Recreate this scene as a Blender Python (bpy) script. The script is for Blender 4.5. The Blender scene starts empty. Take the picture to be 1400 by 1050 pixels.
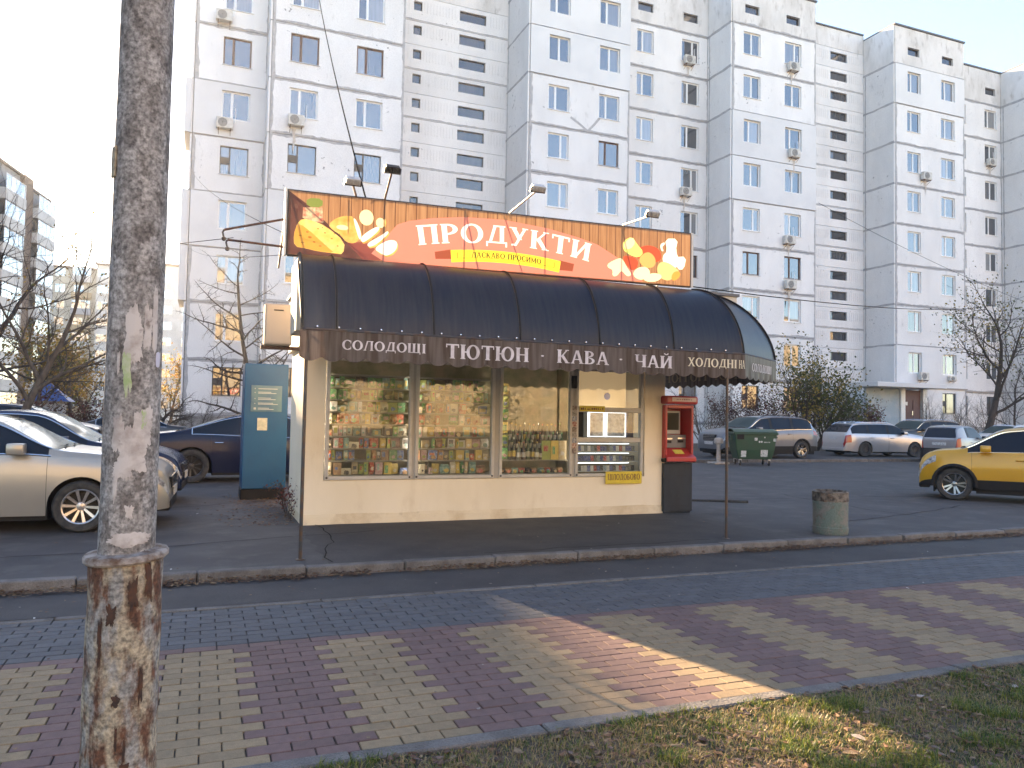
import bpy, bmesh, math, random
from mathutils import Vector, Matrix, noise
from mathutils.geometry import delaunay_2d_cdt

RAD = math.radians
sc = bpy.context.scene
COL = sc.collection
rng = random.Random(7)

# ---------------------------------------------------------------- camera
CAM_H = 1.55
yaw, pitch, roll = RAD(21.8), RAD(2.45), RAD(1.05)
fwd = Vector((math.sin(yaw)*math.cos(pitch), math.cos(yaw)*math.cos(pitch), math.sin(pitch)))
r0 = Vector((math.cos(yaw), -math.sin(yaw), 0)); u0 = r0.cross(fwd)
rt = r0*math.cos(roll) + u0*math.sin(roll)
up = -r0*math.sin(roll) + u0*math.cos(roll)
cd = bpy.data.cameras.new('camera'); cam = bpy.data.objects.new('camera', cd); COL.objects.link(cam)
m = Matrix((rt, up, -fwd)).transposed().to_4x4(); m.translation = (0, 0, CAM_H)
cam.matrix_world = m
cd.sensor_width = 36; cd.lens = 27.05; cd.clip_end = 3000; cd.clip_start = 0.05
sc.camera = cam

# ---------------------------------------------------------------- sky and sun
SUN_AZ = RAD(-15.0)      # measured from +Y towards +X
SUN_EL = RAD(17.0)
w = bpy.data.worlds.new('World'); sc.world = w; w.use_nodes = True
nt = w.node_tree; nt.nodes.clear()
sky = nt.nodes.new('ShaderNodeTexSky'); sky.sky_type = 'NISHITA'; sky.sun_disc = False
sky.sun_elevation = SUN_EL; sky.sun_rotation = SUN_AZ
sky.altitude = 150; sky.air_density = 1.0; sky.dust_density = 0.4; sky.ozone_density = 1.6
bg = nt.nodes.new('ShaderNodeBackground'); bg.inputs['Strength'].default_value = 0.083
wo = nt.nodes.new('ShaderNodeOutputWorld')
nt.links.new(sky.outputs[0], bg.inputs[0]); nt.links.new(bg.outputs[0], wo.inputs[0])
sd = bpy.data.lights.new('sun', 'SUN'); so = bpy.data.objects.new('sun', sd); COL.objects.link(so)
sd.energy = 5.0; sd.angle = RAD(0.5); sd.color = (1.0, 0.76, 0.47)
sdir = Vector((math.sin(SUN_AZ)*math.cos(SUN_EL), math.cos(SUN_AZ)*math.cos(SUN_EL), math.sin(SUN_EL)))
so.rotation_euler = sdir.to_track_quat('Z', 'Y').to_euler(); so.location = sdir*60
sc.view_settings.view_transform = 'Standard'; sc.view_settings.look = 'None'
sc.view_settings.gamma = 1; sc.view_settings.use_curve_mapping = False
sc.view_settings.exposure = 2.9
sc.view_settings.use_white_balance = True
sc.view_settings.white_balance_temperature = 6950; sc.view_settings.white_balance_tint = 14
sc.render.engine = 'CYCLES'
sc.cycles.max_bounces = 7; sc.cycles.diffuse_bounces = 4; sc.cycles.transparent_max_bounces = 12

# ---------------------------------------------------------------- materials
def srgb(r, g, b):
    f = lambda c: (c/12.92 if c <= .04045 else ((c+.055)/1.055)**2.4)
    return (f(r/255), f(g/255), f(b/255))

def mat(name, c1, rough=.6, c2=None, scale=3.0, lo=.42, hi=.62, metal=0.0, bump=0.0, bscale=30.0, rnd=0.0,
        c3=None, scale3=.6, lo3=.55, hi3=.75, coat=0.0, spec=.5, stretch=None, emit=None, estr=0.0, detail=6, bdist=.02, speck=0.0, speckscale=120.0, chips=None):
    M = bpy.data.materials.new(name); M.use_nodes = True
    N = M.node_tree.nodes; L = M.node_tree.links
    P = N['Principled BSDF']
    P.inputs['Roughness'].default_value = rough; P.inputs['Metallic'].default_value = metal
    P.inputs['Coat Weight'].default_value = coat; P.inputs['Coat Roughness'].default_value = .06
    P.inputs['Specular IOR Level'].default_value = spec
    P.inputs['Base Color'].default_value = (*c1, 1)
    geo = None
    def coords(sc3=None):
        nonlocal geo
        if geo is None: geo = N.new('ShaderNodeNewGeometry')
        if sc3 is None: return geo.outputs['Position']
        mp = N.new('ShaderNodeMapping'); mp.inputs['Scale'].default_value = sc3
        L.new(geo.outputs['Position'], mp.inputs[0]); return mp.outputs[0]
    def noise_ramp(s, a, b, st=None, d=detail):
        n = N.new('ShaderNodeTexNoise'); n.inputs['Scale'].default_value = s; n.inputs['Detail'].default_value = d
        n.inputs['Roughness'].default_value = .62
        L.new(coords(st), n.inputs['Vector'])
        rr = N.new('ShaderNodeMapRange'); rr.inputs['From Min'].default_value = a; rr.inputs['From Max'].default_value = b
        L.new(n.outputs['Fac'], rr.inputs['Value']); return rr.outputs[0]
    def mix(fac, a, b, blend='MIX'):
        x = N.new('ShaderNodeMix'); x.data_type = 'RGBA'; x.blend_type = blend
        if isinstance(fac, float): x.inputs['Factor'].default_value = fac
        else: L.new(fac, x.inputs['Factor'])
        for i, v in ((6, a), (7, b)):
            if isinstance(v, tuple): x.inputs[i].default_value = (*v, 1)
            else: L.new(v, x.inputs[i])
        return x.outputs[2]
    col = c1
    if c2 is not None: col = mix(noise_ramp(scale, lo, hi, stretch), col, c2)
    if c3 is not None: col = mix(noise_ramp(scale3, lo3, hi3, stretch), col, c3)
    if speck:
        s = noise_ramp(speckscale, .3, .7, None, 2)
        rr = N.new('ShaderNodeMapRange'); rr.inputs['To Min'].default_value = 1-speck; rr.inputs['To Max'].default_value = 1+speck
        L.new(s, rr.inputs['Value'])
        col = mix(1.0, col, rr.outputs[0], 'MULTIPLY')
    if chips:
        a = noise_ramp(.35, .54, .62, None, 2); b_ = noise_ramp(chips[1], chips[2], chips[2]+.02, None, 3)
        mm = N.new('ShaderNodeMath'); mm.operation = 'MULTIPLY'; L.new(a, mm.inputs[0]); L.new(b_, mm.inputs[1])
        col = mix(mm.outputs[0], col, chips[0])
    if rnd:
        oi = N.new('ShaderNodeObjectInfo'); rr = N.new('ShaderNodeMapRange')
        rr.inputs['To Min'].default_value = 1-rnd; rr.inputs['To Max'].default_value = 1+rnd
        L.new(oi.outputs['Random'], rr.inputs['Value'])
        col = mix(1.0, col, rr.outputs[0], 'MULTIPLY')
    if not isinstance(col, tuple): L.new(col, P.inputs['Base Color'])
    if bump:
        n = N.new('ShaderNodeTexNoise'); n.inputs['Scale'].default_value = bscale; n.inputs['Detail'].default_value = 5
        L.new(coords(), n.inputs['Vector'])
        b = N.new('ShaderNodeBump'); b.inputs['Strength'].default_value = bump; b.inputs['Distance'].default_value = bdist
        L.new(n.outputs['Fac'], b.inputs['Height']); L.new(b.outputs[0], P.inputs['Normal'])
    if emit:
        P.inputs['Emission Color'].default_value = (*emit, 1); P.inputs['Emission Strength'].default_value = estr
    return M

def glassy(name, dark, light=None, fac=.3, rough=.02, rnd=True, ior=1.5):
    """window pane seen from outside: mirror reflection over whatever dim thing hangs behind it"""
    M = bpy.data.materials.new(name); M.use_nodes = True
    N = M.node_tree.nodes; L = M.node_tree.links
    for n in list(N):
        if n.type != 'OUTPUT_MATERIAL': N.remove(n)
    out = [n for n in N if n.type == 'OUTPUT_MATERIAL'][0]
    d = N.new('ShaderNodeBsdfDiffuse'); d.inputs[0].default_value = (*dark, 1)
    if light:
        oi = N.new('ShaderNodeObjectInfo'); r = N.new('ShaderNodeValToRGB')
        r.color_ramp.elements[0].color = (*dark, 1); r.color_ramp.elements[1].color = (*light, 1)
        r.color_ramp.elements[0].position = .35; r.color_ramp.elements[1].position = .95
        L.new(oi.outputs['Random'], r.inputs[0])
        geo = N.new('ShaderNodeNewGeometry'); mp = N.new('ShaderNodeMapping'); mp.inputs['Scale'].default_value = (9, 9, .6)
        n = N.new('ShaderNodeTexNoise'); n.inputs['Scale'].default_value = 1.0
        L.new(geo.outputs['Position'], mp.inputs[0]); L.new(mp.outputs[0], n.inputs['Vector'])
        mx = N.new('ShaderNodeMix'); mx.data_type = 'RGBA'; mx.blend_type = 'MULTIPLY'; mx.inputs['Factor'].default_value = .6
        L.new(r.outputs[0], mx.inputs[6]); L.new(n.outputs['Fac'], mx.inputs[7]); L.new(mx.outputs[2], d.inputs[0])
    g = N.new('ShaderNodeBsdfGlossy'); g.inputs['Roughness'].default_value = rough; g.inputs[0].default_value = (.95, .97, 1, 1)
    fr = N.new('ShaderNodeFresnel'); fr.inputs[0].default_value = ior
    ad = N.new('ShaderNodeMath'); ad.operation = 'ADD'; ad.inputs[1].default_value = fac; ad.use_clamp = True
    mx = N.new('ShaderNodeMixShader')
    L.new(fr.outputs[0], ad.inputs[0]); L.new(ad.outputs[0], mx.inputs[0])
    L.new(d.outputs[0], mx.inputs[1]); L.new(g.outputs[0], mx.inputs[2]); L.new(mx.outputs[0], out.inputs[0])
    return M

def clear_glass(name, fac=.12, tint=(.93, .96, .95)):
    M = bpy.data.materials.new(name); M.use_nodes = True
    N = M.node_tree.nodes; L = M.node_tree.links
    for n in list(N):
        if n.type != 'OUTPUT_MATERIAL': N.remove(n)
    out = [n for n in N if n.type == 'OUTPUT_MATERIAL'][0]
    t = N.new('ShaderNodeBsdfTransparent'); t.inputs[0].default_value = (*tint, 1)
    g = N.new('ShaderNodeBsdfGlossy'); g.inputs['Roughness'].default_value = .01
    fr = N.new('ShaderNodeFresnel'); fr.inputs[0].default_value = 1.5
    ad = N.new('ShaderNodeMath'); ad.operation = 'ADD'; ad.inputs[1].default_value = fac; ad.use_clamp = True
    mx = N.new('ShaderNodeMixShader')
    L.new(fr.outputs[0], ad.inputs[0]); L.new(ad.outputs[0], mx.inputs[0])
    L.new(t.outputs[0], mx.inputs[1]); L.new(g.outputs[0], mx.inputs[2]); L.new(mx.outputs[0], out.inputs[0])
    return M

def banner(name, c, trans=.6, c2=None, scale=8.0, stretch=(1, 1, 1), rough=.5):
    """thin printed vinyl: light from behind comes through"""
    M = bpy.data.materials.new(name); M.use_nodes = True
    N = M.node_tree.nodes; L = M.node_tree.links
    for n in list(N):
        if n.type != 'OUTPUT_MATERIAL': N.remove(n)
    out = [n for n in N if n.type == 'OUTPUT_MATERIAL'][0]
    d = N.new('ShaderNodeBsdfPrincipled'); d.inputs['Roughness'].default_value = rough; d.inputs['Specular IOR Level'].default_value = .3
    t = N.new('ShaderNodeBsdfTranslucent')
    d.inputs['Base Color'].default_value = (*c, 1); t.inputs[0].default_value = (*c, 1)
    if c2:
        geo = N.new('ShaderNodeNewGeometry'); mp = N.new('ShaderNodeMapping'); mp.inputs['Scale'].default_value = stretch
        n = N.new('ShaderNodeTexNoise'); n.inputs['Scale'].default_value = scale; n.inputs['Detail'].default_value = 6
        L.new(geo.outputs['Position'], mp.inputs[0]); L.new(mp.outputs[0], n.inputs['Vector'])
        rr = N.new('ShaderNodeMapRange'); rr.inputs['From Min'].default_value = .35; rr.inputs['From Max'].default_value = .65
        L.new(n.outputs['Fac'], rr.inputs['Value'])
        x = N.new('ShaderNodeMix'); x.data_type = 'RGBA'; x.inputs[6].default_value = (*c, 1); x.inputs[7].default_value = (*c2, 1)
        L.new(rr.outputs[0], x.inputs['Factor']); L.new(x.outputs[2], d.inputs['Base Color']); L.new(x.outputs[2], t.inputs[0])
    mx = N.new('ShaderNodeMixShader'); mx.inputs[0].default_value = trans
    L.new(d.outputs[0], mx.inputs[1]); L.new(t.outputs[0], mx.inputs[2]); L.new(mx.outputs[0], out.inputs[0])
    return M

# ---------------------------------------------------------------- mesh helper
class MB:
    def __init__(self): self.v = []; self.f = []; self.m = []
    def add(self, vs, fs, m=0):
        o = len(self.v); self.v += [tuple(p) for p in vs]
        for f in fs: self.f.append([i+o for i in f]); self.m.append(m)
        return self
    def box(self, x0, x1, y0, y1, z0, z1, m=0):
        return self.add([(x0,y0,z0),(x1,y0,z0),(x1,y1,z0),(x0,y1,z0),(x0,y0,z1),(x1,y0,z1),(x1,y1,z1),(x0,y1,z1)],
            [(0,3,2,1),(4,5,6,7),(0,1,5,4),(1,2,6,5),(2,3,7,6),(3,0,4,7)], m)
    def quad(self, a, b, c, d, m=0): return self.add([a,b,c,d], [(0,1,2,3)], m)
    def path(self, pts, rad, n=6, m=0, cap=True):
        pts = [Vector(p) for p in pts]
        if not hasattr(rad, '__len__'): rad = [rad]*len(pts)
        rings = []; prev = None
        for i, p in enumerate(pts):
            t = (pts[min(i+1, len(pts)-1)] - pts[max(i-1, 0)])
            if t.length < 1e-9: t = Vector((0,0,1))
            t.normalize()
            if prev is None:
                a = Vector((0,0,1)) if abs(t.z) < .9 else Vector((1,0,0))
                nn = t.cross(a).normalized()
            else:
                nn = (prev - t*prev.dot(t))
                nn = nn.normalized() if nn.length > 1e-6 else t.orthogonal().normalized()
            prev = nn; b = t.cross(nn)
            rings.append([p + (nn*math.cos(2*math.pi*k/n) + b*math.sin(2*math.pi*k/n))*rad[i] for k in range(n)])
        vs = [q for r in rings for q in r]; fs = []
        for i in range(len(rings)-1):
            for k in range(n):
                a = i*n+k; c = i*n+(k+1) % n
                fs.append((a, c, c+n, a+n))
        if cap: fs.append(tuple(range(n-1, -1, -1))); fs.append(tuple(len(vs)-n+k for k in range(n)))
        return self.add(vs, fs, m)
    def tube(self, p, q, r, r2=None, n=8, m=0): return self.path([p, q], [r, r if r2 is None else r2], n, m)
    def lathe(self, prof, n=24, c=(0,0,0), axis='z', m=0, close=False):
        vs = []; fs = []
        for (r, h) in prof:
            for k in range(n):
                a = 2*math.pi*k/n; x, y = r*math.cos(a), r*math.sin(a)
                p = (x, y, h) if axis == 'z' else ((x, h, y) if axis == 'y' else (h, x, y))
                vs.append((p[0]+c[0], p[1]+c[1], p[2]+c[2]))
        for i in range(len(prof)-1):
            for k in range(n):
                a = i*n+k; b = i*n+(k+1) % n
                fs.append((a, b, b+n, a+n))
        if close:
            fs.append(tuple(range(n-1, -1, -1))); fs.append(tuple((len(prof)-1)*n+k for k in range(n)))
        return self.add(vs, fs, m)
    def mesh(self, name, mats, smooth=False, bevel=0, ang=35, recalc=True, segs=1):
        me = bpy.data.meshes.new(name); me.from_pydata(self.v, [], self.f)
        if not isinstance(mats, (list, tuple)): mats = [mats]
        for M in mats: me.materials.append(M)
        if len(mats) > 1: me.polygons.foreach_set('material_index', self.m)
        if recalc or bevel:
            bm = bmesh.new(); bm.from_mesh(me)
            if recalc: bmesh.ops.recalc_face_normals(bm, faces=bm.faces)
            if bevel:
                es = [e for e in bm.edges if len(e.link_faces) == 2 and e.calc_face_angle(0) > .6]
                bmesh.ops.bevel(bm, geom=es, offset=bevel, segments=segs, profile=.5, affect='EDGES', clamp_overlap=True)
            bm.to_mesh(me); bm.free()
        if smooth:
            me.polygons.foreach_set('use_smooth', [True]*len(me.polygons))
            me.set_sharp_from_angle(angle=RAD(ang))
        me.update(); return me
    def build(self, name, mats, parent=None, **k):
        o = bpy.data.objects.new(name, self.mesh(name, mats, **k)); COL.objects.link(o)
        if parent is not None: o.parent = parent
        return o

def inst(name, me, parent=None, loc=(0,0,0), rot=(0,0,0), scale=(1,1,1)):
    o = bpy.data.objects.new(name, me); COL.objects.link(o)
    o.location = loc; o.rotation_euler = rot; o.scale = scale
    if parent is not None: o.parent = parent
    return o
def tag(o, label=None, cat=None, group=None, kind=None):
    if label: o['label'] = label
    if cat: o['category'] = cat
    if group: o['group'] = group
    if kind: o['kind'] = kind
    return o
def thing(name, label, cat, loc=(0,0,0), rz=0, group=None):
    o = bpy.data.objects.new(name, None); COL.objects.link(o); o.location = loc; o.rotation_euler = (0,0,rz)
    o.empty_display_size = .2
    return tag(o, label, cat, group)
def lerp(a, b, t): return a+(b-a)*t
def vn(x, y=0, z=0): return noise.noise(Vector((x, y, z)))

# ---------------------------------------------------------------- material table
WHITE = mat('white_plastic', (.78,.78,.77), .35, rnd=.04)
BROWN_FRAME = mat('brown_window_frame', (.10,.045,.025), .5)
DARK_FRAME = mat('dark_window_frame', (.035,.03,.03), .5)
ZINC = mat('zinc_sill', (.45,.45,.46), .4, metal=.6)
STEEL = mat('dark_steel', (.045,.045,.05), .45, c2=(.09,.05,.03), scale=9, metal=.3)
RUSTY = mat('rusty_steel', (.14,.06,.035), .8, c2=(.06,.035,.03), scale=14, bump=.3)
BLACKP = mat('black_plastic', (.014,.014,.016), .6, spec=.2, bump=.1, bscale=200, bdist=.002)
RUBBER = mat('tyre_rubber', (.022,.022,.023), .8, c2=(.05,.047,.043), scale=12)
CHROME = mat('chrome', (.8,.8,.82), .12, metal=1)
CONCRETE = mat('kerb_concrete', (.15,.137,.128), .9, c2=(.10,.09,.083), scale=6, bump=.5, bscale=60, rnd=.12, speck=.25, c3=(.10,.085,.07), scale3=2.2, lo3=.55, hi3=.75)

# ================================================================ GROUND
ZP = -0.06
SOIL = mat('soil', (.105,.075,.048), .95, c2=(.055,.042,.03), scale=3, c3=(.055,.06,.025), scale3=.8, bump=.8, bscale=18, speck=.4, speckscale=60)
ASPHALT = mat('asphalt', (.074,.066,.066), .88, c2=(.050,.045,.046), scale=.9, lo=.35, hi=.65, c3=(.100,.090,.085), scale3=1.9, lo3=.5, hi3=.72, bump=.45, bscale=140, bdist=.006, speck=.5, speckscale=170)
ASPHALT2 = mat('asphalt_dark', (.056,.051,.051), .9, c2=(.040,.036,.038), scale=1.5, c3=(.064,.058,.054), scale3=4, lo3=.55, hi3=.8, bump=.5, bscale=120, bdist=.006, speck=.45, speckscale=150)
def sheet(name, x0, x1, y0, y1, z, M, nx=1, ny=1, amp=0.0, fs=.25):
    b = MB(); vs = []; fs_ = []
    for j in range(ny+1):
        for i in range(nx+1):
            x = lerp(x0, x1, i/nx); y = lerp(y0, y1, j/ny)
            vs.append((x, y, z + amp*vn(x*fs*4, y*fs*4, 3)))
    for j in range(ny):
        for i in range(nx):
            a = j*(nx+1)+i; fs_.append((a, a+1, a+nx+2, a+nx+1))
    b.add(vs, fs_)
    return tag(b.build(name, M, recalc=False), kind='structure')
sheet('ground', -900, 1400, -400, 1600, -0.16, SOIL)
sheet('parking_asphalt', -45, 90, 8.02, 23.55, 0.0, ASPHALT)
sheet('asphalt_strip', -12, 40, 6.91, 7.88, ZP-.006, ASPHALT2, 260, 4, .006)
sheet('yard_ground', -120, 15.0, 23.55, 44, 0.004, SOIL, 60, 20, .02)
sheet('planting_strip', 15.0, 110, 30.6, 41.6, .08, SOIL, 60, 10, .03)
b = MB(); b.box(15.0, 90, 23.72, 30.6, -.05, .11); tag(b.build('parking_bay', ASPHALT2), kind='structure')

# kerb along the pavement side of the parking lot, stone by stone
kerb = tag(sheet('kerb', -12, 40, 7.88, 8.02, -.10, CONCRETE), kind='structure')
x = -6.0; kk = 0
while x < 27:
    Lk = 1.0
    b = MB(); b.box(0, Lk-.012, -.07, .07, -.14, .03+rng.uniform(-.006, .008))
    me = b.mesh('kerb_stone', CONCRETE, bevel=.012)
    inst('kerb_stone', me, kerb, (x, 7.945+rng.uniform(-.008, .008), rng.uniform(-.006, .004)), (0, rng.uniform(-.006, .006), rng.uniform(-.012, .012)))
    x += Lk
far_kerb = tag(sheet('far_kerb', 15, 90, 23.55, 23.72, -.06, CONCRETE), kind='structure')
me = None
for k in range(26):
    if me is None:
        b = MB(); b.box(0, .985, -.075, .075, -.10, .12); me = b.mesh('kerb_stone', CONCRETE, bevel=.012)
    inst('kerb_stone', me, far_kerb, (15+k, 23.635, rng.uniform(-.008, .004)), (0, 0, rng.uniform(-.008, .008)))

# pavement --------------------------------------------------------------
SAND = mat('joint_sand', (.05,.043,.037), .95, bump=.4, bscale=200)
def pv(n, c, k):
    return [mat(n, tuple(v*s for v in c), .82, c2=tuple(v*s*.84 for v in c), scale=22, bump=.35, bscale=170, bdist=.003, speck=.2, speckscale=260,
                c3=tuple(v*s*.82 for v in c), scale3=1.7, lo3=.5, hi3=.8) for s in k]
REDS = pv('red_paver', (.148,.086,.077), (.88, 1.0, 1.1))
YELS = pv('yellow_paver', (.255,.178,.100), (.9, 1.0, 1.07))
GREYS = pv('grey_paver', (.082,.083,.090), (.88, 1.0, 1.1))
PL, PW = .208, .104
def paver_mesh(M):
    g = .0035
    b = MB(); b.box(-PL/2+g, PL/2-g, -PW/2+g*.7, PW/2-g*.7, -.02, 0)
    return b.mesh('paver', M, bevel=.0035)
def paver_raw(b, x, y, z, mi, rz):
    g = .0035; hx, hy = PL/2-g, PW/2-g*.7; c = .0035; cs, sn = math.cos(rz), math.sin(rz)
    def q(px, py, pz): return (x+px*cs-py*sn, y+px*sn+py*cs, z+pz)
    vs = [q(sx*hx, sy*hy, -c) for sx, sy in ((-1,-1),(1,-1),(1,1),(-1,1))] + [q(sx*(hx-c), sy*(hy-c), 0) for sx, sy in ((-1,-1),(1,-1),(1,1),(-1,1))] + \
         [q(sx*hx, sy*hy, -.016) for sx, sy in ((-1,-1),(1,-1),(1,1),(-1,1))]
    fs = [(4,5,6,7)]
    for i in range(4):
        j = (i+1) % 4; fs += [(i, j, 4+j, 4+i), (8+i, 8+j, j, i)]
    b.add(vs, fs, mi)
camI = cam.matrix_world.inverted()
def in_view(x, y, z, mrg=1.03):
    p = camI @ Vector((x, y, z))
    if p.z > -.2: return None
    u = p.x/-p.z*1052/700; v = p.y/-p.z*1052/525
    return -p.z if abs(u) < mrg and abs(v) < mrg else None
def pave(name, y0, rows, x0, x1, colour, mats, part):
    base = sheet(name, x0, x1, y0, y0+rows*PW, ZP-.012, SAND)
    meshes = [paver_mesh(M) for M in mats]
    allp = []
    for r in range(rows):
        y = y0+(r+.5)*PW; x = x0+(PL/2 if r % 2 else 0)
        while x < x1:
            d = in_view(x, y, ZP)
            allp.append((d if d else 1e6+abs(x), x, y, colour(x, y, r), rng.uniform(-.0018, .0018), rng.uniform(-.006, .006))); x += PL
    allp.sort(key=lambda t: t[0])
    for (d, x, y, ci, dz, rz) in allp[:300]:
        inst(part, meshes[ci], base, (x+rng.uniform(-.001,.001), y, ZP+dz), (rng.uniform(-.006,.006), rng.uniform(-.004,.004), rz))
    b = MB()
    for (d, x, y, ci, dz, rz) in allp[300:]: paver_raw(b, x, y, ZP+dz, ci, rz)
    o = b.build('paver_field', mats, base, recalc=False); o['kind'] = 'stuff'
    return base
PER = 5*PL
def ry(x, y, r):
    v = rng.choice((0, 1, 1, 2))
    if r >= 18: return v
    ph = ((x-.79) / PER) % 1.0
    return (3 if ph < .53 else 0) + v
pave('pavement', 3.75, 19, -6, 18, ry, REDS+YELS, 'paver')
pave('grey_pavement', 3.75+19*PW+.004, 10, -6, 30, lambda x, y, r: rng.choice((0, 1, 1, 2)), GREYS, 'paver')
YE = 3.75+29*PW+.004
edge = sheet('pavement_edging', -6, 30, YE, YE+.085, ZP-.03, CONCRETE)
b = MB(); b.box(0, .99, .004, .08, -.06, .008); me = b.mesh('edging_stone', CONCRETE, bevel=.006)
for k in range(30): inst('edging_stone', me, edge, (-5+k, YE, ZP+rng.uniform(-.004,.004)), (0,0,rng.uniform(-.003,.003)))
verge_kerb = sheet('verge_edging', -6, 20, 3.64, 3.75, ZP-.03, CONCRETE)
b = MB(); b.box(0, .992, .003, .106, -.09, .006); me = b.mesh('edging_stone', CONCRETE, bevel=.008)
for k in range(22): inst('edging_stone', me, verge_kerb, (-5.3+k, 3.64, ZP+rng.uniform(-.004,.006)), (0,0,rng.uniform(-.004,.004)))

# grass verge -----------------------------------------------------------
def vz(x, y): return ZP-.012+.025*vn(x*1.3, y*1.3, 5)+.012*vn(x*5, y*5, 2) + max(0, (3.6-y))*.004
b = MB(); vs = []; fs_ = []
nx, ny = 150, 60
for j in range(ny+1):
    for i in range(nx+1):
        x = lerp(-8, 22, i/nx); y = lerp(-6, 3.64, j/ny); vs.append((x, y, vz(x, y)))
for j in range(ny):
    for i in range(nx):
        a = j*(nx+1)+i; fs_.append((a, a+1, a+nx+2, a+nx+1))
b.add(vs, fs_)
tag(b.build('grass_verge', SOIL, recalc=False, smooth=True, ang=180), kind='structure')
G1 = banner('grass_green', (.085,.135,.025), .35); G2 = banner('grass_yellow_green', (.20,.21,.04), .35)
G3 = banner('grass_straw', (.34,.25,.125), .3); G4 = banner('grass_dark', (.035,.065,.02), .3)
b = MB(); V = b.v; Fc = b.f; Mi = b.m
def blade(x, y, h, lean, az, wd, mi):
    z = vz(x, y)-.004
    ca, sa = math.cos(az), math.sin(az)
    px, py = -sa*wd, ca*wd
    m1 = (x+ca*lean*.35*h, y+sa*lean*.35*h, z+h*.6); t = (x+ca*lean*h, y+sa*lean*h, z+h*(1-.35*min(lean, 1.6)/1.6))
    o = len(V)
    V.extend([(x-px, y-py, z), (x+px, y+py, z), (m1[0]+px*.7, m1[1]+py*.7, m1[2]), (m1[0]-px*.7, m1[1]-py*.7, m1[2]), t])
    Fc.append((o, o+1, o+2, o+3)); Fc.append((o+3, o+2, o+4)); Mi.extend((mi, mi))
g = random.Random(3)
for k in range(120000):
    x = g.uniform(.1, 6.4); y = g.uniform(1.4, 3.66)
    if not in_view(x, y, ZP, 1.06): continue
    n1 = vn(x*1.1, y*1.1, 0); n2 = vn(x*4.5, y*4.5, 9)
    if n2 + n1*.6 < -.12 and g.random() < .45: continue
    tuft = n2 > .22 and n1 > -.1
    h = g.uniform(.02, .05) * (1.55 if tuft else 1)
    if y > 3.58: h *= .8
    p = g.random()
    mi = (0 if p < .45 else 1 if p < .85 else 3) if tuft else (2 if p < .42+.25*(n1 < 0) else 3 if p < .66 else 0 if p < .86 else 1)
    blade(x, y, h, g.uniform(.2, 1.5), g.uniform(0, 6.283), g.uniform(.0014, .0032), mi)
tag(b.build('grass', [G1, G2, G3, G4], recalc=False), 'short worn grass with straw between dead leaves on the verge', 'grass', kind='stuff')

LEAFM = [mat('dead_leaf', c, .8, c2=tuple(v*.6 for v in c), scale=40) for c in ((.17,.085,.04), (.10,.05,.03), (.24,.16,.09), (.17,.11,.09), (.30,.25,.22))]
def leaf(b, x, y, z, s, g, mi=None):
    az = g.uniform(0, 6.283); ca, sa = math.cos(az), math.sin(az)
    tx, ty = g.uniform(-.5, .5), g.uniform(-.5, .5); cu = g.uniform(.1, .5)
    pts = [(-1,0),(-.3,-.55),(.5,-.45),(1,0),(.5,.45),(-.3,.55)]
    vs = []
    for (a, c) in pts:
        lx, ly = a*s, c*s
        vs.append((x+lx*ca-ly*sa, y+lx*sa+ly*ca, z+abs(tx*lx+ty*ly)+cu*abs(ly)*1.2+cu*.5*lx*lx/s+.002))
    b.add(vs, [(0,1,2,3),(0,3,4,5)], g.randrange(len(LEAFM)) if mi is None else mi)
b = MB()
for k in range(7500):
    x = g.uniform(.1, 6.6); y = g.uniform(1.4, 3.66)
    if not in_view(x, y, ZP, 1.06) or vn(x*2.2, y*2.2, 11) < -.2: continue
    leaf(b, x, y, vz(x, y)+g.uniform(0, .012), g.uniform(.009, .030), g, g.choice((0, 0, 1, 1, 1, 2, 3)))
for k in range(26):
    x = g.uniform(.6, 5); y = g.uniform(1.7, 3.5); leaf(b, x, y, vz(x, y)+.015, g.uniform(.03, .05), g, g.choice((2, 3, 4)))
tag(b.build('dead_leaves', LEAFM, recalc=False), 'dry fallen leaves scattered over the grass verge', 'leaves', kind='stuff')
b = MB()
for k in range(9000):
    x = g.uniform(-3.5, 14); dens = .5+.8*vn(x*.8, 4)+.4*vn(x*3, 8)
    if g.random() > dens: continue
    y = 7.87-abs(g.gauss(0, .075))-.004; leaf(b, x, y, ZP+.004+g.uniform(0, .035)*max(0, 1-(7.87-y)/.09), g.uniform(.010, .026), g, g.choice((0, 1, 1, 1, 2)))
for k in range(420):
    x = g.uniform(-3.5, 14); y = g.choice((g.uniform(6.95, 7.8), g.uniform(8.05, 14), g.uniform(3.8, 6.8)))
    leaf(b, x, y, (0.002 if y > 8 else ZP+.002), g.uniform(.008, .02), g)
for k in range(900):
    x = g.gauss(1.0, .35); y = g.uniform(11, 15.5)
    if x > 1.28: continue
    leaf(b, x, y, .004+g.uniform(0, .05)*max(0, (x-.9)), g.uniform(.015, .035), g, g.choice((0, 0, 1, 1, 2)))
tag(b.build('kerb_leaf_litter', LEAFM, recalc=False), 'brown fallen leaves gathered in the gutter under the kerb and beside the kiosk', 'leaves', kind='stuff')

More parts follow.
